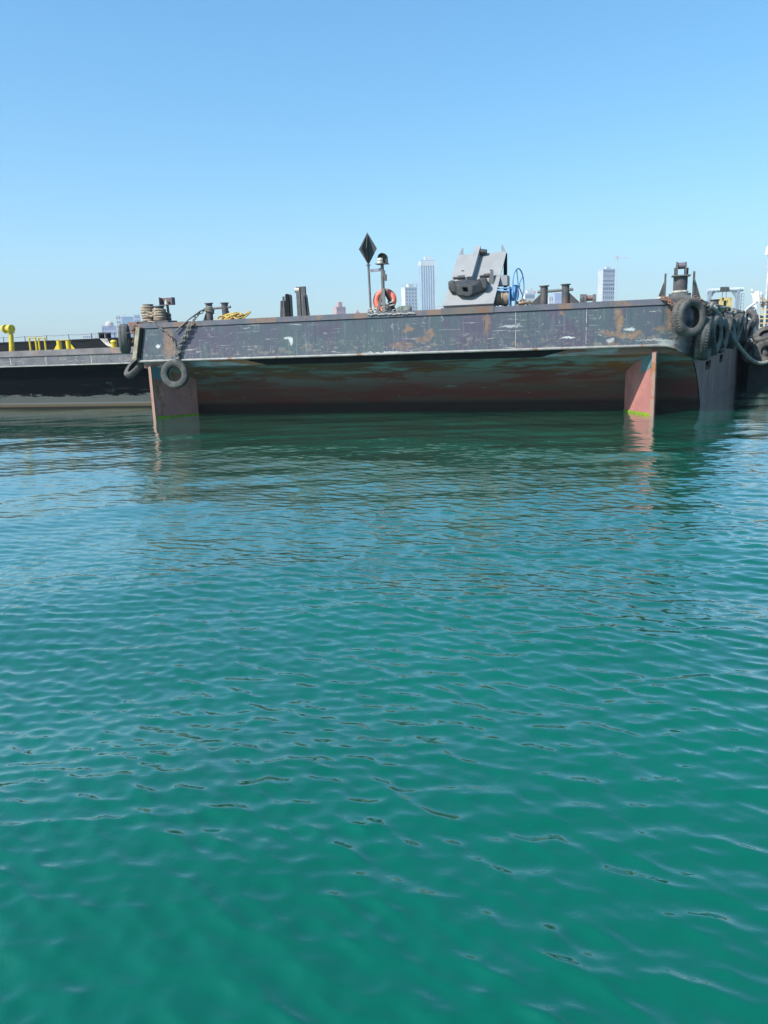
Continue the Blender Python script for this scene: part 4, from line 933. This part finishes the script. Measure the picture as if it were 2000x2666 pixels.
# ================================================================== SKYLINE
M_w = worn('white concrete', (.72, .71, .68), (.62, .62, .60), rough=.8, sc=.05)
M_cr = worn('cream concrete', (.62, .52, .46), (.55, .45, .4), rough=.8, sc=.05)
M_pk = worn('pink render', (.62, .30, .27), (.55, .27, .25), rough=.8, sc=.05)
M_lil = worn('lilac concrete', (.48, .46, .58), (.42, .42, .55), rough=.8, sc=.05)
M_gl = worn('tower glass', (.26, .38, .50), (.33, .46, .58), rough=.25, sc=.03)
M_win = worn('window glass', (.10, .14, .20), (.16, .2, .26), rough=.3, sc=.1)
M_cc = worn('bare concrete', (.58, .58, .60), (.5, .51, .54), rough=.9, sc=.05)
def building(u0_, u1_, vt, D, label, mat, depth=28, cols=0, rows=0, win=M_win, wfrac=(.5, .5), name='tower_block', extra=None, yaw=25, sidemat=None, vfrom=.02, label_v=None):
    a = W.at(u0_, vt, D); c = W.at(u1_, vt, D); wd = (c.x - a.x); H = (a.z + c.z) / 2; mx = (a.x + c.x) / 2
    cr, sr = math.cos(R(yaw)), math.sin(R(yaw)); k = wd / (cr + .5 * abs(sr)) ; dp = k * .5
    fr = Frame(mx, D, yaw); t = thing(name, label, 'building', (0, 0, 0), fr)
    x0, x1 = -k / 2, k / 2; y0_, y1_ = -dp / 2, dp / 2
    b = MB(); b.box((x0, y0_, 0), (x1, y1_, H)); b.build('wall', mat, t)
    b = MB(); b.box((x0 - k * .02, y0_ - k * .02, H), (x1 + k * .02, y1_ + k * .02, H + k * .04)); b.build('parapet', mat, t)
    me = None
    if cols:
        cw = k / cols; rh = (H * (1 - vfrom)) / rows
        for r_ in range(rows):
            zc_ = H * vfrom + rh * (r_ + .5)
            if zc_ < EYE + .028 * D * .0: continue
            for c_ in range(cols):
                xc = x0 + cw * (c_ + .5)
                if me is None:
                    b = MB(); b.box((-cw * wfrac[0] / 2, -.25, -rh * wfrac[1] / 2), (cw * wfrac[0] / 2, 0, rh * wfrac[1] / 2)); o = b.build('window', win, t); me = o.data
                else:
                    o = bpy.data.objects.new('window', me); COL.objects.link(o); o.parent = t
                o.location = (xc, y0_ - .05, zc_)
    if extra: extra(t, k, dp, H, fr)
    return t
def pent(fx0, fx1, h, mat, name='roof_house'):
    def f(t, k, dp, H, fr): b = MB(); b.box((k * (fx0 - .5), -dp * .3, H), (k * (fx1 - .5), dp * .3, H + h)); b.build(name, mat, t)
    return f
def tall_extra(t, k, dp, H, fr):
    for i in range(7):
        x_ = -k / 2 + k * i / 6; b = MB(); b.box((x_ - .6, -dp / 2 - 1.0, 0), (x_ + .6, -dp / 2 - .02, H - 4)); b.build('fin', M_w, t)
    b = MB(); b.box((-k * .52, -dp * .56, H - 9), (k * .52, dp * .56, H)); b.build('crown', M_w, t)
    b = MB(); b.box((-k * .15, -dp * .3, H), (k * .30, dp * .3, H + 8)); b.build('roof_house', M_w, t)
building(1091, 1131, 680, 1500, 'tallest slim white and blue tower left of the anchor rack', M_gl, cols=6, rows=14, extra=tall_extra, wfrac=(.55, .6), win=M_gl, yaw=12)
building(1045, 1086, 750, 1300, 'white block with dark window columns beside the tallest tower', M_w, cols=4, rows=16, extra=pent(.35, .8, 6, M_w), wfrac=(.35, .45), yaw=28)
building(870, 900, 800, 1400, 'pink tower with stepped roof left of the signal mast', M_pk, cols=4, rows=8, extra=pent(.3, .7, 9, M_pk), wfrac=(.4, .4), yaw=30)
building(925, 937, 813, 1500, 'tiny pink block just left of the diamond pole', M_pk, cols=2, rows=5, extra=pent(.3, .7, 4, M_pk), wfrac=(.4, .4), yaw=20)
building(216, 240, 870, 1500, 'low pale block above the black barge, left of the domed building', M_w, cols=5, rows=4, wfrac=(.5, .4), yaw=10)
building(246, 254, 874, 1500, 'narrow cream block between the low pale block and the domed building', M_cr, cols=2, rows=3, wfrac=(.4, .4), yaw=10)
def dome_extra(t, k, dp, H, fr):
    b = MB(); r_ = k * .3; b.lathe([(r_, H + .5), (r_, H + 3)] + [(r_ * math.cos(R(a)), H + 3 + r_ * .9 * math.sin(R(a))) for a in range(10, 91, 10)], (k * .05, 0, 0), 24); b.build('dome', M_cr, t, True)
    b = MB(); b.box((-k * .52, -dp * .5, 0), (-k * .42, -dp * .2, H + 6)); b.build('turret', M_w, t)
building(265, 303, 850, 1300, 'pale domed building at left behind the corner tyre', M_lil, cols=6, rows=6, wfrac=(.35, .5), extra=dome_extra, yaw=15)
def gl_extra(t, k, dp, H, fr):
    for i in range(6): z = H * (i + 1) / 7; b = MB(); b.box((-k * .51, -dp * .53, z), (k * .51, -dp * .5 - .3, z + 2)); b.build('balcony', M_w, t)
building(301, 314, 822, 1450, 'narrow white balcony tower at left, first of the glass cluster', M_w, cols=2, rows=9, wfrac=(.5, .5), extra=gl_extra, yaw=15)
building(316, 348, 826, 1500, 'broad blue glass tower in the left cluster', M_gl, cols=6, rows=10, wfrac=(.6, .6), win=worn('light glass', (.3, .42, .6), rough=.3), extra=pent(.1, .3, 6, M_w), yaw=15)
building(349, 364, 820, 1600, 'blue tower behind the rope-wrapped bitt', M_lil, cols=3, rows=10, wfrac=(.6, .5), yaw=10)
building(1128, 1158, 799, 1900, 'faint low white block between the tallest tower and the anchor rack', M_w, cols=8, rows=3, wfrac=(.5, .4), yaw=5)
building(1360, 1392, 765, 1200, 'unfinished white stepped block between blue wheel and double bollard', M_w, cols=5, rows=8, wfrac=(.6, .5), extra=pent(.3, .95, 5, M_w), yaw=20)
building(1428, 1440, 772, 1250, 'slim white block seen between the bollard posts', M_w, cols=2, rows=8, wfrac=(.4, .7), yaw=5)
building(1442, 1464, 764, 1350, 'pale blue glass block seen between the bollard posts', M_lil, cols=3, rows=6, wfrac=(.8, .8), win=worn('pale glass', (.35, .45, .62), rough=.3), yaw=5)
def con_extra(t, k, dp, H, fr):
    for i in range(18): z = H * .1 + H * .9 * i / 18; b = MB(); b.box((-k * .515, -dp * .53, z), (k * .51, dp * .52, z + .9)); b.build('floor_slab', M_w, t)
    b = MB(); b.box((-k * .1, -dp * .2, H), (k * .25, dp * .2, H + 5)); b.build('lift_core', M_cc, t)
building(1558, 1601, 703, 1400, 'unfinished concrete tower with open floors beside a crane', M_cc, cols=6, rows=16, wfrac=(.5, .55), win=worn('dark opening', (.05, .06, .09), rough=.9), extra=con_extra, yaw=24)
def crane(u, vt, vb, ul, ur, D, label, mat, th=.8):
    a = W.at(u, vt, D); l = W.at(ul, vt + 6, D); r_ = W.at(ur, vt + 10, D); t = thing('tower_crane', label, 'crane', (a.x, D, 0), W, 'cranes on the skyline')
    b = MB(); 
    for sx in (-1, 1): b.bar((a.x + sx * th, D, 0), (a.x + sx * th, D, a.z - 8), th * .6)
    n = int((a.z) / (th * 5)); 
    for i in range(n): s = 1 if i % 2 else -1; b.bar((a.x - s * th, D, i * th * 5), (a.x + s * th, D, min(a.z - 8, (i + 1) * th * 5)), th * .35)
    b.build('mast', mat, t)
    b = MB(); b.bar((l.x, D, l.z), (r_.x, D, r_.z), th * 1.2, th * 1.4); b.build('jib', mat, t)
    b = MB(); b.bar((a.x, D, a.z - 9), (a.x, D, a.z + 2), th * 1.2); b.bar((a.x, D, a.z + 2), (r_.x, D, r_.z), th * .3); b.bar((a.x, D, a.z + 2), (l.x, D, l.z), th * .3); b.build('apex', mat, t)
    b = MB(); b.box((l.x - 1, D - 1, l.z - 4), (l.x + 4, D + 1, l.z)); b.build('counterweight', mat, t)
crane(1609, 662, 780, 1601, 1638, 1390, 'tall grey tower crane beside the unfinished tower', M_cc, 1.0)
crane(1083, 733, 760, 1084, 1043, 1320, 'thin crane jib above the white block near the tallest tower', M_lil, .6)
crane(1384, 752, 790, 1388, 1356, 1210, 'small red crane above the unfinished stepped block', M_pk, .6)
# low shoreline under the skyline
b = MB(); b.box((-1600, 1100, -2), (1900, 2600, 1.2)); o = b.build('shore', worn('shore sand', (.35, .32, .27), rough=.95, sc=.02)); tag(o, kind='structure')

# ================================================================== haze
hz = MB(); hz.box((-3200, -60, -3.2), (3200, 3400, 260)); 
hm = bpy.data.materials.new('haze air'); hm.use_nodes = True; hn = hm.node_tree; hn.nodes.clear()
ho = hn.nodes.new('ShaderNodeOutputMaterial'); hv = hn.nodes.new('ShaderNodeVolumePrincipled')
hv.inputs['Color'].default_value = (.72, .84, 1, 1); hv.inputs['Density'].default_value = .00027; hv.inputs['Anisotropy'].default_value = .1
hn.links.new(hv.outputs[0], ho.inputs['Volume'])
o = hz.build('haze', hm); tag(o, kind='stuff')
